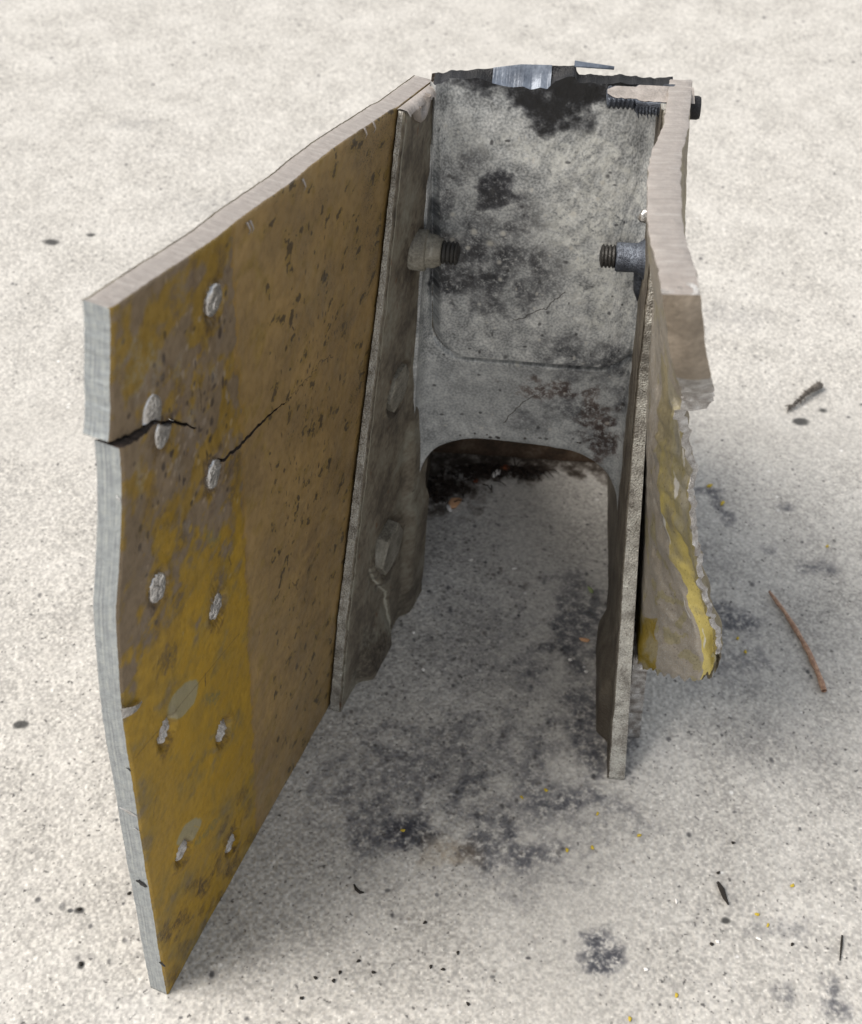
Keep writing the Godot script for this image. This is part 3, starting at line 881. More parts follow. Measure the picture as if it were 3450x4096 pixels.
func left_plate(root: Node3D):
	var tops := [Vector2(-75, 230.6), Vector2(-37, 238.6), Vector2(-32.9, 240.1), Vector2(-12, 245.2), Vector2(6.3, 249.5), Vector2(29.2, 253.4), Vector2(70.7, 262.7), Vector2(110.7, 272.7), Vector2(120, 275)]
	var mesh: ArrayMesh = null
	for upper in [false, true]:
		var N := 170
		var M := 60 if upper else 170
		var P := []
		var U := []
		for j in M + 1:
			var v := float(j) / M
			if j == M - 1: v = 1.0 - 0.3 / (70.0 if upper else 220.0)
			if not upper and j == M - 1: v = 1.0 - 0.6 / 220.0
			var r := PackedVector3Array()
			var u := PackedVector2Array()
			for i in N + 1:
				var f := float(i) / (N - 1)
				if i >= N - 1: f = 1.0
				var s := lerpf(-66.0, 118.0, f)
				var h := 0.0
				for pass_ in 2:
					var c := curve(crack, s)
					var g := curve(gape, s) * 0.5
					var top := curve(tops, s)
					if s > 3.0: c += wob.get_noise_2d(s * 0.5, 0.0) * 0.8 * smooth(0.0, 30.0, s)
					top += wob.get_noise_2d(s * 0.7, 50.0) * 0.18
					h = lerpf(c + g, top, v) if upper else lerpf(0.2, c - g, v)
					if pass_ == 0: s = lerpf(-66.0, plate_front(h, upper), f)
				if i == N - 1: s -= 0.45
				var d := plate_d(s, h, upper)
				if i == N: d -= 0.45
				if upper and j == M: d -= 0.35
				r.append(lp(s, h, d))
				u.append(Vector2((s + 70.0) / 200.0, (280.0 - h) / 280.0))
			P.append(r)
			U.append(u)
		var off := func(_i, _j): return -pm * 5.9
		# the sawn top has its own surface
		mesh = slab(P, U, off, mats.left_plate, mats.milled_marks, mats.plate_back, mesh, "lr" if upper else "blr", true)
		var sc := begin()
		var W := []
		var row: PackedVector3Array = P[0 if upper else M]
		for f in [0.0, 0.1, 0.4, 0.7, 1.0]:
			var r := PackedVector3Array()
			for i in N + 1: r.append(row[i] - pm * 5.9 * f + ph * wob.get_noise_2d(i * 0.4, f * 4.0) * 0.25 * (1.0 if f > 0.0 and row[i].z > 80.0 else 0.0))
			W.append(r)
		quads(sc, W, plain_uv(W, 0.03), upper)
		mesh = commit(sc, mats.crack, mesh)
		if upper:
			var st := begin()
			var S := []
			for f in [0.0, 0.08, 0.35, 0.65, 0.93, 1.0]:
				var r := PackedVector3Array()
				for i in N + 1:
					var q: Vector3 = P[M][i] - pm * 5.9 * f
					q.y += wob.get_noise_2d(i * 0.12, f * 3.0) * 0.12 - (0.5 if f == 0.93 else 0.0) * 0.0
					if f == 1.0: q.y -= 0.4
					r.append(q)
				S.append(r)
			quads(st, S, plain_uv(S, 0.03))
			mesh = commit(st, mats.sawn_marks, mesh)
	var plate := part("left_plate", mesh, root)
	plate.set_meta("label", "cracked yellow and brown plate with two columns of bright rivets")
	for k in rivet_spots.size():
		var q: Array = rivet_spots[k]
		var st := begin()
		if q[4] > 2:                                                  # the one that the crack has split in two
			var R := []
			for a in [0.0, 0.35, 0.7, 0.9, 1.0, 1.02]:
				var row := PackedVector3Array()
				for i in 33:
					var t := TAU * (i % 32) / 32.0
					var ss: float = q[0] + cos(t) * q[2] * a * (1.0 + 0.1 * wob.get_noise_2d(cos(t), sin(t) + k))
					var hh: float = q[1] + sin(t) * q[3] * a
					var lim: float = curve(crack, ss) + (curve(gape, ss) * 0.5 + 0.1) * (1.0 if q[4] == 3 else -1.0)
					hh = max(hh, lim) if q[4] == 3 else min(hh, lim)
					row.append(lp(ss, hh, plate_d(ss, hh, q[4] == 3) + (-1.0 if a > 1.01 else 0.45 * sqrt(max(1.0 - a * a, 0.0)) + 0.18 + wob.get_noise_2d(ss, hh) * 0.2)))
				R.append(row)
			quads(st, R, plain_uv(R, 0.05))
			part("rivet", commit(st, mats.bright), plate)
			continue
		var base: float = [-0.15, -0.6, -1.5][q[4]] + (0.4 if k == 3 else 0.0)
		var tilt := (pm + ph * rng.randf_range(-0.1, 0.1) + ps * rng.randf_range(-0.1, 0.1)).normalized()
		var prof := [Vector2(1.0, -1.2), Vector2(1.0, 0.25), Vector2(0.95, 0.5), Vector2(0.85, 0.6), Vector2(0.6, 0.66), Vector2(0.3, 0.6), Vector2(0.001, 0.56)]
		if q[4] == 2: prof = [Vector2(0.95, -1.0), Vector2(0.92, 0.4), Vector2(0.72, 1.1), Vector2(0.5, 1.3), Vector2(0.25, 1.0), Vector2(0.08, 0.5), Vector2(0.001, 0.2)]
		lathe(st, lp(q[0], q[1], base), tilt, prof, 28, q[2] * 0.84, q[3] * 0.86, 1e9, 0.9 if q[4] == 2 else 0.5, ph, 0.10)
		part("rivet", commit(st, mats.bright if q[4] != 2 else mats.torn), plate)
	# burrs left by the saw along the top
	for q in [[52.0, 256.5], [53.5, 257.0], [-14.0, 245.0], [-20.0, 243.5], [24.0, 251.3]]:
		var st := begin()
		var a := lp(q[0], q[1], 0.1)
		var pts := [a, a + Vector3(0.5, -0.9, 0.5), a + Vector3(0.7, -1.9, 0.3), a + Vector3(0.3, -2.8, 0.9)]
		tube(st, pts, [0.35, 0.28, 0.2, 0.06])
		part("burr", commit(st, mats.sawn), plate)
	for q in [[111.0, 1.6, 0.4, 5.6, 1], [103.0, 0.8, 0.3, 2.0, 1], [226.0, 1.0, 0.5, 1.6, 1], [72.0, 3.4, 1.0, 4.4, 0], [133.0, 1.2, 0.2, 1.4, 0], [22.0, 2.6, -1.2, 1.0, 0]]:
		var sn := begin()
		var N := []
		for j in 6:
			var rw := PackedVector3Array()
			for i in 9:
				var f := i / 8.0
				var wide: float = q[1] * 0.5 * sin(clampf(f * 0.9 + 0.08, 0.0, 1.0) * PI) * (1.0 + wob.get_noise_2d(i * 0.7, q[0]) * 0.6)
				var hh: float = q[0] + (j / 5.0 - 0.5) * 2.0 * wide + f * 1.2
				var fs := plate_front(hh, hh > 238.0)
				rw.append(lp(fs + 0.12 + 0.15 * sin(j / 5.0 * PI), hh, plate_d(fs, hh, false) - q[2] - f * (q[3] - q[2])))
			N.append(rw)
		quads(sn, N, plain_uv(N, 0.05))
		part("nick", commit(sn, mats.bright if q[4] == 1 else mats.soot_and_shade), plate)
	# the peeled flake on the plate's front edge
	var st2 := begin()
	var F := []
	for j in 5:
		var r := PackedVector3Array()
		for i in 5:
			var f := j / 4.0
			r.append(lp(127.0 - f * 9.0 + i * 0.2, 160.0 - f * 6.0 + (i - 2) * (1.4 - f), 0.5 + sin(f * PI) * 1.0 + i * 0.1))
		F.append(r)
	quads(st2, F, plain_uv(F))
	part("peeled_flake", commit(st2, mats.bright), plate)

func tube(st: SurfaceTool, pts: Array, radii: Array, n := 8, squash := 1.0):
	var P := []
	for k in pts.size():
		var d: Vector3 = (pts[min(k + 1, pts.size() - 1)] - pts[max(k - 1, 0)]).normalized()
		var a := d.cross(Vector3.UP if absf(d.y) < 0.9 else Vector3.RIGHT).normalized()
		var b := a.cross(d)
		var r := PackedVector3Array()
		for i in n + 1:
			var t := TAU * (i % n) / n
			r.append(pts[k] + (a * cos(t) + b * sin(t) * squash) * radii[k])
		P.append(r)
	quads(st, P, plain_uv(P))

# ---------------------------------------------------------------- right side
func right_front(h: float) -> float:
	return curve([Vector2(0, 77.5), Vector2(23, 72.0), Vector2(48, 65.0), Vector2(85, 46.5), Vector2(101, 41.5), Vector2(114, 37.2), Vector2(127, 33.6), Vector2(141, 30.5), Vector2(155, 31.0), Vector2(172, 34.0), Vector2(238, 22.0)], h) + wob.get_noise_2d(h * 0.3, 21.0) * 0.5
func right_t(h: float) -> float:
	return curve([Vector2(0, 6.4), Vector2(50, 5.4), Vector2(90, 5.1), Vector2(114, 4.8), Vector2(151, 4.0), Vector2(238, 2.4)], h)

func right_flange(root: Node3D):
	var P := []
	var U := []
	var N := 70
	var M := 200
	for j in M + 1:
		var r := PackedVector3Array()
		var u := PackedVector2Array()
		for i in N + 1:
			var hh := float(j) / M
			var h := hh * 238.0
			var f := float(i) / (N - 2)
			if i >= N - 1: f = 1.0
			var z := lerpf(-6.4, right_front(h), f)
			h = hh * saw(z)
			var x := flange_right_x(h, z)
			# the thick foot inside
			x -= 4.2 * smooth(8.0, 16.0, z) * (1.0 - smooth(56.0, 62.0, z)) * (1.0 - smooth(14.0, 30.0, h - (z - 20.0) * 0.25))
			x += wob.get_noise_2d(z * 0.08, h * 0.06 + 30.0) * 0.3
			if i == N: x += 0.6
			elif i == N - 1: z -= 0.6
			r.append(Vector3(x, max(h, 0.2), z))
			u.append(Vector2(z, h) * 0.01)
		P.append(r)
		U.append(u)
	var off := func(i, j): return Vector3(flange_right_x(P[j][i].y, P[j][i].z) + right_t(P[j][i].y) - P[j][i].x, 0, 0)
	part("right_flange", slab(P, U, off, mats.cast, mats.cast_edge, mats.cast), root)

func right_plate(root: Node3D):
	var rows := [
		[Vector3(79.0, 237.2, 0), Vector3(75.6, 246, 41), Vector3(71.8, 251, 63), Vector3(70.2, 254.8, 84), Vector3(69.8, 259, 112), Vector3(72.0, 264, 138)],
		[Vector3(79.3, 226, 0), Vector3(76.6, 234, 41), Vector3(73.2, 239, 63), Vector3(71.6, 242, 84), Vector3(71.8, 247, 112), Vector3(74.5, 250.5, 136)],
		[Vector3(79.6, 216, 0), Vector3(77.6, 223, 41), Vector3(75.0, 227, 63), Vector3(74.0, 230, 83), Vector3(75.2, 233, 110), Vector3(77.9, 236, 132)],
		[Vector3(79.7, 211, 0), Vector3(78.2, 217, 41), Vector3(76.4, 219, 63), Vector3(76.2, 220, 82), Vector3(78.6, 219, 100), Vector3(82.6, 215, 113)],
		[Vector3(80.9, 170, 0), Vector3(80.2, 178, 40), Vector3(78.8, 188, 63), Vector3(79.2, 200, 88), Vector3(80.8, 206, 102), Vector3(83.4, 206, 108)],
		[Vector3(82.3, 125, 0), Vector3(82.9, 141, 38), Vector3(81.7, 160, 63), Vector3(80.6, 181.8, 85), Vector3(82.2, 196.5, 98), Vector3(84.6, 201.8, 104)],
		[Vector3(83.3, 105, 0), Vector3(84.8, 122.2, 40), Vector3(84.0, 138, 60), Vector3(83.3, 155.7, 76), Vector3(86.8, 165.7, 84), Vector3(91.3, 171.2, 93)],
		[Vector3(84.2, 90, 0), Vector3(86.1, 108.8, 43), Vector3(86.0, 123, 59), Vector3(86.3, 137.3, 72), Vector3(90.2, 144.6, 79), Vector3(94.4, 154.8, 89)],
		[Vector3(85.2, 75, 0), Vector3(87.6, 91.7, 48), Vector3(89.0, 104, 61), Vector3(91.1, 116.2, 71), Vector3(96.8, 122.0, 76), Vector3(98.9, 131.7, 85)],
		[Vector3(86.0, 62, 0), Vector3(87.9, 81.3, 55), Vector3(91.5, 92, 65), Vector3(96.2, 101.5, 72), Vector3(102.4, 105.0, 75), Vector3(103.6, 114.0, 83)],
		[Vector3(86.6, 52, 0), Vector3(88.7, 67.3, 58), Vector3(94.5, 78, 68), Vector3(101.7, 88.5, 75), Vector3(107.9, 89.2, 75), Vector3(109.0, 97.5, 81)],
		[Vector3(87.0, 44, 0), Vector3(88.8, 56.0, 62), Vector3(96.5, 64, 70), Vector3(106.3, 73.0, 77), Vector3(110.8, 74.0, 75.5), Vector3(111.7, 86.0, 80)],
		[Vector3(87.2, 40, 0), Vector3(89.3, 49.2, 62), Vector3(98.5, 53.0, 70), Vector3(107.9, 61.0, 77), Vector3(110.9, 64.8, 76), Vector3(111.5, 79.0, 79)]]
	var per := 16
	var per_row := 14
	var P := []
	var U := []
	var nr: int = (rows.size() - 1) * per_row
	for j in nr + 1:
		var fj := float(j) / per_row
		var k: int = min(int(fj), rows.size() - 2)
		var w := fj - k
		var line := []
		for c in 6:
			var g := [rows[max(k - 1, 0)][c], rows[k][c], rows[k + 1][c], rows[min(k + 2, rows.size() - 1)][c]]
			var lin: Vector3 = g[1].lerp(g[2], w)
			var cub: Vector3 = g[1].cubic_interpolate(g[2], g[0], g[3], w)
			line.append(lin if k in [2, 3] else cub)
		var r := PackedVector3Array()
		var u := PackedVector2Array()
		var soft := clampf((4.5 - fj) / 1.5, 0.35, 1.0)
		for i in 5 * per + 1:
			var fi := float(i) / per
			var c: int = min(int(fi), 4)
			var v := fi - c
			var lin: Vector3 = line[c].lerp(line[c + 1], v)
			var cub: Vector3 = line[c].cubic_interpolate(line[c + 1], line[max(c - 1, 0)], line[min(c + 2, 5)], v)
			var q := lin.lerp(cub, soft)
			q.x += wob.get_noise_2d(q.z * 0.15, q.y * 0.1) * lerpf(0.4, 0.5, smooth(3.0, 5.0, fj)) + wob.get_noise_2d(q.z * 0.06 + 9.0, q.y * 0.035) * 2.2 * smooth(3.5, 5.5, fj) * smooth(1.0, 2.0, fi)
			if fj > 2.6:                                              # torn front edge and bottom
				var e := smooth(4.4, 5.0, fi)
				q += Vector3(wob.get_noise_2d(q.y * 0.22, 5.0), 0.0, wob.get_noise_2d(q.y * 0.12, 15.0) * 2.6) * 1.0 * e
			if fj > 4.0: q.x -= 1.6 * smooth(4.2, 5.0, fi)
			if j >= nr - 3: q.y += wob.get_noise_2d(q.z * 0.4, q.x * 0.4) * (1.2 + (j - nr + 3) * 1.0)
			if j <= per_row: q.y -= 2.2 * pow(smooth(4.5, 5.0, fi), 2.0) * (1.0 - float(j) / per_row)
			r.append(q)
			u.append(Vector2(fi / 5.0, fj / (rows.size() - 1)))
		P.append(r)
		U.append(u)
	var off := func(i, j):
		var f := float(j) / nr
		var fi := float(i) / (5 * per)
		var flare := smooth(0.27, 0.5, f) * smooth(0.35, 0.85, fi)
		return Vector3(1.0, -0.04, -0.12).normalized().lerp(Vector3(0.80, -0.1, -0.60), flare) * lerpf(6.6 * (1.0 + 0.22 * smooth(30.0, 80.0, P[j][i].z)), 2.2, flare)
	var mesh := slab(P, U, off, mats.right_plate, mats.torn, mats.plate_back, null, "bl")
	# front end: smooth and worn on the tab, torn below it
	var split := int(2.2 * per_row)
	for lower in [false, true]:
		var T := []
		var n := 5 * per
		for f in [0.0, 0.07, 0.2, 0.4, 0.6, 0.8, 0.93, 1.0]:
			var r := PackedVector3Array()
			for j in range(split if lower else 0, nr + 1 if lower else split + 1):
				var q: Vector3 = P[j][n] + off.call(n, j) * f
				q.z += sin(f * PI) * (0.4 if lower else 1.1) * min(j / 5.0, 1.0)
				q += Vector3(wob.get_noise_2d(j * 0.16, f * 2.0), wob.get_noise_2d(j * 0.14, f * 2.0 + 9.0), wob.get_noise_2d(j * 0.22, f * 3.0 + 20.0)) * ((0.4 if lower else 0.25 * min(j / 5.0, 1.0)) if f > 0.0 and f < 1.0 else 0.0)
				r.append(q)
			T.append(r)
		var te := begin()
		quads(te, T, plain_uv(T, 0.03), false)
		mesh = commit(te, mats.torn if lower else mats.worn, mesh)
	# sawn top
	var st := begin()
	var S := []
	for f in [0.0, 0.05, 0.35, 0.65, 0.95, 1.0]:
		var r := PackedVector3Array()
		for i in P[0].size():
			var q: Vector3 = P[0][i] + off.call(i, 0) * f
			if f > 0.0 and f < 1.0: q.y += wob.get_noise_2d(i * 0.15, f * 3.0 + 40.0) * 0.3 * (1.0 - smooth(70.0, 80.0, i)) + 0.25 * (1.0 - smooth(72.0, 80.0, i))
			if f in [0.0, 0.95, 1.0] and i == P[0].size() - 1: q.y -= 0.1
			r.append(q)
		S.append(r)
	quads(st, S, plain_uv(S, 0.03), true)
	mesh = commit(st, mats.sawn_marks, mesh)
	# the worn round end of the tab
	var plate := part("right_plate", mesh, root)
	plate.set_meta("label", "torn yellow grey plate flaring out at its ragged front")
	# what is left of the plate low down beside the flange
	var L := []
	for j in 41:
		var h := j * 1.22
		var r := PackedVector3Array()
		for i in 25:
			var f := i / 24.0
			var front := 58.0 + 5.0 * smooth(0.0, 40.0, h) * 0.4 + wob.get_noise_2d(h * 0.5, 77.0) * 2.0
			var z := lerpf(-4.0, front, f)
			r.append(Vector3(flange_right_x(h, z) + right_t(h) + 0.7, max(h, 0.2) - (wob.get_noise_2d(z * 0.2, 1.0) * 2.0 if j == 40 else 0.0), z))
		L.append(r)
	var loff := func(_i, _j): return Vector3(5.2, 0, -0.4)
	part("torn_plate_foot", slab(L, plain_uv(L), loff, mats.cast, mats.torn, mats.plate_back), root)

# ---------------------------------------------------------------- bolts and torn pieces
func thread(r0: float, from: float, turns: int, pitch: float) -> Array:
	var p := []
	for k in turns:
		var z := from + k * pitch
		p.append(Vector2(r0 * 0.84, z))
		p.append(Vector2(r0, z + pitch * 0.35))
		p.append(Vector2(r0, z + pitch * 0.6))
		p.append(Vector2(r0 * 0.84, z + pitch * 0.95))
	var e := from + turns * pitch
	p.append(Vector2(r0 * 0.80, e))
	p.append(Vector2(r0 * 0.35, e + 0.4))
	p.append(Vector2(0.001, e + 0.4))
	return p

func fittings(root: Node3D):
	# left nut on its bolt
	var ax := Vector3(1.0, -0.01, 0.07)
	var at := Vector3(7.4, 181.4, 10.8)
	var st := begin()
	lathe(st, at, ax, [Vector2(6.5, -4.0), Vector2(6.6, 1.9), Vector2(6.4, 2.3), Vector2(5.5, 2.45), Vector2(5.3, 2.6), Vector2(5.35, 4.2), Vector2(5.1, 5.4), Vector2(4.6, 6.0), Vector2(4.4, 6.8), Vector2(4.2, 7.1), Vector2(3.0, 7.2)], 40)
	var nut := part("nut", commit(st, mats.bolt), root)
	st = begin()
	lathe(st, at, ax, thread(3.7, 7.1, 4, 1.3), 32)
	part("bolt_thread", commit(st, mats.bolt_dark), nut)
	# right nut, with the cast lug below it
	ax = Vector3(-1.0, 0.0, 0.0)
	at = Vector3(78.6, 183.0, 10.8)
	st = begin()
	lathe(st, at, ax, [Vector2(8.0, -2.0), Vector2(7.2, 0.6), Vector2(5.6, 1.9), Vector2(4.7, 3.2), Vector2(4.5, 4.4), Vector2(4.6, 9.4), Vector2(4.3, 9.9), Vector2(3.4, 10.0)], 40, 1.0, 1.0, 1e9, 0.2)
	nut = part("nut", commit(st, mats.bolt_blue), root)
	st = begin()
	lathe(st, at, ax, thread(3.65, 10.0, 4, 1.15), 32)
	part("bolt_thread", commit(st, mats.bolt_dark), nut)
	st = begin()
	tube(st, [Vector3(77.6, 184.0, 8.0), Vector3(77.2, 176.0, 9.0), Vector3(77.4, 168.0, 6.0), Vector3(78.2, 160.0, 3.0)], [3.2, 2.4, 1.9, 0.4], 14)
	part("lug", commit(st, mats.bolt_blue), root)
	# upper right bolt sawn through lengthwise: the lower half is left
	at = Vector3(78.4, 237.8, 11.0)
	st = begin()
	lathe(st, at, ax, [Vector2(6.2, -2.0), Vector2(6.2, 0.8), Vector2(4.9, 1.6), Vector2(4.9, 8.4), Vector2(4.3, 9.0), Vector2(3.4, 9.2)], 48, 1.0, 1.0, 238.6, 0.5)
	nut = part("sawn_nut", commit(st, mats.bolt_blue), root)
	st = begin()
	lathe(st, at, ax, thread(3.9, 9.2, 6, 1.3), 48, 1.0, 1.0, 238.6)
	part("sawn_bolt_thread", commit(st, mats.bolt_blue), nut)
	var C := [PackedVector3Array(), PackedVector3Array(), PackedVector3Array()]
	for i in 31:
		var x := lerpf(85.6, 61.2, i / 30.0)
		var w := 4.6 if x > 69.5 else 3.4
		w *= 1.0 - 0.7 * smooth(64.0, 60.5, x)
		var jit := wob.get_noise_2d(x * 1.5, 33.0) * 0.6
		C[0].append(Vector3(x, 238.75, 11.0 - w))
		C[1].append(Vector3(x, 238.95, 11.0))
		C[2].append(Vector3(x, 238.75, 11.0 + w + jit))
	st = begin()
	quads(st, C, plain_uv(C))
	part("sawn_face", commit(st, mats.sawn), nut)
	for q in [[235.0, 3.3], [182.0, 4.6]]:                         # two bolt heads outside the right plate, blackened to paint their shade
		st = begin()
		lathe(st, Vector3(85.0, q[0], 11.0), Vector3(1, 0, 0), [Vector2(q[1], -2.0), Vector2(q[1], 2.0), Vector2(q[1] * 0.9, 2.7), Vector2(0.001, 2.8)], 28, 1.0, 1.0, 238.4)
		part("bolt_head", commit(st, mats.soot_and_shade), root)
	# small burrs below the sawn bolt
	for k in 7:
		st = begin()
		var x := 75.5 - k * 0.9
		tube(st, [Vector3(x, 238.0, 15.0), Vector3(x - 0.3, 236.2 - rng.randf() * 1.0, 15.8), Vector3(x + 0.4, 234.6 - rng.randf() * 1.5, 15.4)], [0.7, 0.5, 0.1], 7)
		part("burr", commit(st, mats.bolt_blue), nut)
	# hexagon head low on the left flange, and the shank end in the hole above it
	st = begin()
	st.set_smooth_group(-1)
	hexed(st, lp(-37.5, 57.0, left_t(-20.0, 70.0) + 0.4), pm, 10.6, 3.4, ph)
	part("bolt_head", commit(st, mats.bolt), root)
	st = begin()
	st.set_smooth_group(-1)
	hexed(st, lp(-42.5, 131.5, left_t(-30.0, 150.0) - 0.2), pm, 8.6, 1.5, ph)
	part("bolt_head", commit(st, mats.bolt), root)
	# half eyelet of the sawn hole at the top of the left flange
	st = begin()
	var P := []
	for j in 13:
		var a := PI + PI * j / 12.0
		var r := PackedVector3Array()
		for q in [[4.6, 0.0], [4.8, 1.6], [4.2, 2.2], [3.0, 2.0], [2.8, 0.0]]:
			r.append(lp(-47.0 + cos(a) * q[0], 236.6 + sin(a) * q[0] * 1.3, left_t(-47.0, 233.0) + q[1]))
		P.append(r)
	quads(st, P, plain_uv(P))
	part("half_eyelet", commit(st, mats.sawn), root)
	# sawn strip on top of the left flange with its torn lip
	st = begin()
	var E := [PackedVector3Array(), PackedVector3Array(), PackedVector3Array(), PackedVector3Array()]
	for i in 41:
		var s := lerpf(-66.0, -36.5, i / 40.0)
		var top := 233.2 + (s + 62.0) * 0.20
		var jit := wob.get_noise_2d(s * 0.7, 60.0)
		E[0].append(lp(s, top + 0.25, 0.5))
		E[1].append(lp(s, top + 0.7, 1.6))
		E[2].append(lp(s, top + 0.5, 3.4 + jit * 0.5))
		E[3].append(lp(s, top - 0.6 - absf(jit) * 1.2, 4.4 + jit))
	quads(st, E, plain_uv(E))
	part("sawn_lip", commit(st, mats.sawn), root)
	# thin flake curling off the top of the web
	st = begin()
	var K := []
	for j in 6:
		var r := PackedVector3Array()
		for i in 14:
			var f := i / 13.0
			r.append(Vector3(51.5 + f * 11.5, 239.8 - f * 1.8 + sin(j / 5.0 * PI) * 0.7, -4.0 + (j / 5.0 - 0.5) * (3.2 * (1.0 - f * 0.93)) + 1.5 - f * 1.5))
		K.append(r)
	var koff := func(_i, _j): return Vector3(0, -0.4, 0)
	part("torn_flake", slab(K, plain_uv(K), koff, mats.chip, mats.chip, mats.soot_and_shade), root)
	# torn metal crumbs at the right corner of the web
	st = begin()
	lathe(st, Vector3(74.5, 205.5, 22.0), Vector3(-1, 0.2, 0.4), [Vector2(1.6, -2), Vector2(1.3, 0.3), Vector2(0.7, 1.0), Vector2(0.001, 1.2)], 12, 1.0, 1.6, 1e9, 0.8)
	part("torn_crumb", commit(st, mats.bright), root)

# ---------------------------------------------------------------- litter on the floor
func chip_mesh(rx: float, rz: float, h: float, seed_: int, m: Material) -> ArrayMesh:
	var r := RandomNumberGenerator.new()
	r.seed = seed_
	var n := 9
	var P := [PackedVector3Array(), PackedVector3Array(), PackedVector3Array(), PackedVector3Array()]
	var rad := []
	for i in n: rad.append(r.randf_range(0.65, 1.15))
	for i in n + 1:
		var t := TAU * (i % n) / n
		var k: float = rad[i % n]
		var c := Vector3(cos(t) * rx * k, 0, sin(t) * rz * k)
		P[0].append(c * 0.9)
		P[1].append(c + Vector3(0, h * 0.5, 0))
		P[2].append(c * 0.75 + Vector3(0, h * r.randf_range(0.8, 1.1), 0))
		P[3].append(Vector3(0, h, 0))
	var st := begin()
	quads(st, P, plain_uv(P), true)
	return commit(st, m)

func place(called: String, mesh: Mesh, x: float, z: float, turn: float, label: String, category: String, group := ""):
	var o := part(called, mesh, self)
	o.position = Vector3(x, 0.2, z) * MM
	o.rotation.y = turn
	tag(o, label, category, group)
	return o

func litter():
	var wood := surface(mottle(90, 128, 0.02, 0.1, Color(0.42, 0.32, 0.26), Color(0.62, 0.49, 0.41), Color(0.78, 0.67, 0.58), 0.05), 0.7, 0.0, null, 1.0, 120.0)
	var dark := surface(Color(0.13, 0.115, 0.10), 0.9, 0.0)
	var grey := surface(Color(0.36, 0.34, 0.32), 0.9, 0.0)
	var gold := surface(Color(0.70, 0.61, 0.20), 0.8, 0.0)
	var pale := surface(Color(0.88, 0.87, 0.86), 0.6, 0.0)
	var tan_ := surface(Color(0.80, 0.62, 0.47), 0.75, 0.0)
	var rust := surface(Color(0.46, 0.24, 0.13), 0.85, 0.0)
	var green := surface(Color(0.55, 0.60, 0.42), 0.8, 0.0)
	# twig
	var st := begin()
	var pts := []
	var rad := []
	for k in 15:
		var f := k / 14.0
		var q := Vector3(lerpf(139.5, 152.0, f) + sin(f * PI) * 2.4 + wob.get_noise_1d(k * 0.8) * 0.6, 1.5, lerpf(48.0, 99.5, f))
		pts.append(q - Vector3(146, 0, 74))
		rad.append(lerpf(0.7, 1.35, f) * (1.0 + wob.get_noise_1d(k * 1.7 + 30.0) * 0.35) * (0.75 if k in [0, 14] else 1.0))
	tube(st, pts, rad, 10)
	place("twig", commit(st, wood), 146, 74, 0, "thin reddish brown twig lying on the concrete right of the bracket", "twig")
	# fuzzy seed head, far right
	var seed_head := Node3D.new()
	seed_head.name = "seed_head"
	add_child(seed_head)
	seed_head.position = Vector3(177, 0.2, -76) * MM
	tag(seed_head, "dark fuzzy seed head lying on the floor far right of the bracket", "seed head")
	st = begin()
	tube(st, [Vector3(-3, 2.0, 3), Vector3(1, 2.6, -1), Vector3(5, 3.0, -4), Vector3(8.5, 2.8, -6.5), Vector3(10, 2.4, -7.6)], [0.5, 1.1, 1.7, 1.9, 0.5], 10)
	part("body", commit(st, grey), seed_head)
	st = begin()
	for k in 130:
		var f := rng.randf()
		var a := Vector3(-9, 0.6, 9).lerp(Vector3(8, 3.2, -6), f)
		var d := Vector3(rng.randf_range(-1, 0.3), rng.randf_range(-0.2, 0.9), rng.randf_range(-0.2, 1.0)) * rng.randf_range(2.0, 4.5)
		tube(st, [a, a + d * 0.5 + Vector3(0, 0.4, 0), a + d], [0.3, 0.26, 0.1], 5)
	part("hairs", commit(st, grey), seed_head)
	# loose dirt behind the arch: too fine to count
	st = begin()
	for k in 420:
		var f := rng.randf()
		var c := Vector3(lerpf(-6.0, 44.0, f) + rng.randfn(0, 5.0), 0, lerpf(-8.0, -44.0, f) + rng.randfn(0, 5.5))
		if k < 60: c = Vector3(rng.randfn(40, 4.0), 0, rng.randfn(-30, 4.0))
		c.z = max(c.z, -32.0 + 0.1 * c.x + rng.randf() * 3.0)            # the rear wall holds it in
		c.x = clampf(c.x, -7.0 - c.z * 0.05, 66.0)
		var s := rng.randf_range(0.25, 1.1)
		if k % 3 == 0:
			var d := Vector3(rng.randf_range(-0.3, 1), 0.12, rng.randf_range(-0.2, 1)).normalized() * rng.randf_range(3, 9)
			tube(st, [c + Vector3(0, 0.6, 0), c + d * 0.5 + Vector3(0, 1.0 + rng.randf() * 2.0, 0), c + d + Vector3(0, 0.5, 0)], [0.3, 0.32, 0.15], 5)
		else:
			tube(st, [c + Vector3(-s, 0, 0), c + Vector3(-s * 0.6, s * 0.6, 0), c + Vector3(s * 0.7, s * 0.7, s * 0.4), c + Vector3(s * 1.1, 0.1, s * 0.3)], [0.05, s * 0.8, s * 0.7, 0.05], 6)
	var dirt := part("loose_dirt", commit(st, surface(mottle(94, 128, 0.05, 0.2, Color(0.06, 0.05, 0.045), Color(0.17, 0.13, 0.105), Color(0.33, 0.26, 0.20), 0.1), 0.95, 0.0, null, 1.0, 90.0)), self)
	dirt.set_meta("kind", "stuff")
	dirt.set_meta("label", "loose dark dirt and fibres on the floor behind the bracket's arch")
	dirt.set_meta("category", "dirt")
	place("leaf_scrap", chip_mesh(2.6, 4.2, 1.2, 7, tan_), 10.5, -5.5, -0.5, "tan leaf scrap at the near edge of the dark dirt under the arch", "leaf scrap")
	place("white_chip", chip_mesh(1.1, 2.6, 1.0, 8, pale), 8.0, -1.5, 0.3, "white chip touching the tan leaf scrap under the arch", "chip")
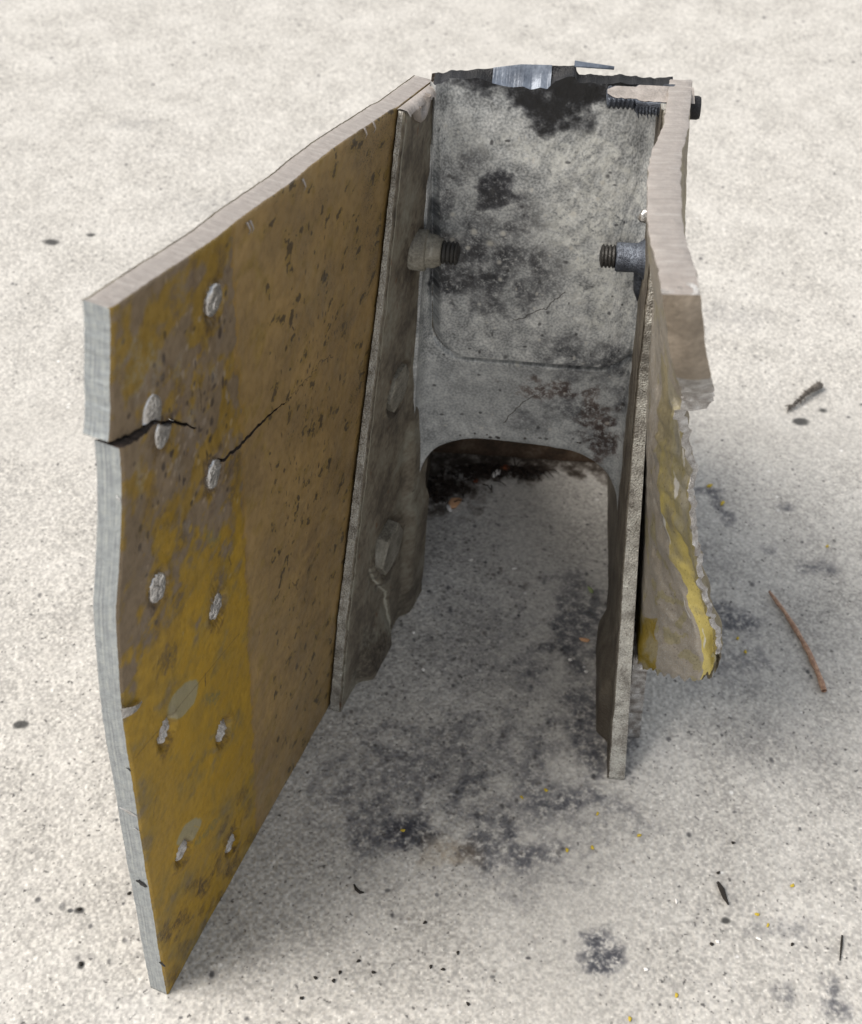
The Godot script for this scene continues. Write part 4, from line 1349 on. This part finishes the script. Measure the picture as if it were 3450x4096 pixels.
	place("white_chip", chip_mesh(1.6, 3.2, 1.4, 9, pale), 29.5, -24.0, -0.6, "largest white chip lying in the middle of the dark dirt under the arch", "chip")
	place("rust_crumb", chip_mesh(2.6, 1.9, 1.6, 10, rust), 33.0, -27.0, 0.4, "rust orange crumb at the back of the dirt under the arch", "crumb")
	place("rust_crumb", chip_mesh(1.3, 1.1, 1.0, 11, rust), 20.0, -19.0, 0.9, "small rust orange crumb between the two white chips under the arch", "crumb")
	place("green_leaf_curl", chip_mesh(0.9, 3.0, 0.8, 12, green), 66.0, 46.0, 0.5, "small pale green leaf curl beside the right flange inside the bracket", "leaf scrap")
	place("straw_bit", chip_mesh(2.7, 0.9, 0.8, 13, tan_), 61.5, 73.0, -0.3, "short straw coloured bit beside the right flange inside the bracket", "straw")
	# yellow flecks
	var g1 := chip_mesh(0.55, 1.0, 0.5, 21, gold)
	var g2 := chip_mesh(0.9, 0.5, 0.5, 22, gold)
	for q in [[42, 144], [48, 169], [-10, 161], [60, 154], [125, 183], [111, 194], [114, 198], [80, 223], [64, 231], [123, 72], [125, 79], [169, 21], [33, 147], [57, 168], [74, 163]]:
		place("yellow_fleck", g1 if rng.randf() < 0.5 else g2, q[0], q[1], rng.randf() * TAU, "tiny bright yellow fleck scattered on the concrete floor", "fleck", "yellow flecks on the floor")
	var g3 := chip_mesh(1.5, 0.8, 0.9, 23, gold)
	for q in [[124, -16, "upper golden crumb of the two beside the torn right plate"], [128, -5, "lower golden crumb of the two beside the torn right plate"]]:
		place("golden_crumb", g3, q[0], q[1], rng.randf() * TAU, q[2], "crumb")
	# dark grit
	var d1 := chip_mesh(0.6, 0.9, 0.6, 31, dark)
	var d2 := chip_mesh(0.9, 0.55, 0.5, 32, dark)
	for q in [[-24, 211], [-30, 215], [-19, 215], [-38, 217], [-32, 218], [-2, 197], [9, 208], [0, 213], [-116, 212], [-120, 192], [-104, 186], [4, 214], [100, 178], [94, 205], [121, 205], [107, 166], [-42, 224], [12, 226]]:
		place("dark_grit", d1 if rng.randf() < 0.5 else d2, q[0], q[1], rng.randf() * TAU, "tiny dark grain of grit lying on the concrete floor", "grit", "dark grit on the floor")
	var w1 := chip_mesh(0.5, 1.4, 0.5, 41, pale)
	var w2 := chip_mesh(0.9, 0.9, 0.6, 42, pale)
	for q in [[84, 189], [96, 204], [110, 203], [71, 214], [-3, 88], [-7, 69], [55, 83], [61, 89], [17, 29], [35, 34], [64, 116], [66, 110]]:
		place("pale_fleck", w1 if rng.randf() < 0.5 else w2, q[0], q[1], rng.randf() * TAU, "tiny white fleck lying on the concrete floor", "fleck", "white flecks on the floor")
	# single bits with a shape of their own
	st = begin()
	tube(st, [Vector3(-1.6, 0.6, -2.2), Vector3(-0.8, 0.8, -0.2), Vector3(0.6, 0.8, 1.0), Vector3(2.0, 0.6, 0.9)], [0.3, 0.6, 0.6, 0.25], 8)
	place("curled_scrap", commit(st, dark), -25, 185, 0, "dark curled scrap on the floor between the plate and the stains", "scrap")
	st = begin()
	tube(st, [Vector3(-0.8, 0.7, -5.0), Vector3(0.2, 0.9, -2.0), Vector3(0.7, 1.0, 1.0), Vector3(1.6, 0.7, 3.6)], [0.5, 1.0, 0.8, 0.3], 8)
	place("dark_twig_bit", commit(st, dark), 100, 187, 0, "short thick dark twig bit on the floor at lower right", "twig")
	st = begin()
	tube(st, [Vector3(1.2, 0.5, -5), Vector3(0.2, 0.8, -1.5), Vector3(-1.4, 0.5, 4)], [0.35, 0.4, 0.2], 8)
	place("dark_fibre", commit(st, dark), 137, 207, 0, "thin dark fibre at the right edge of the floor near the front", "fibre")
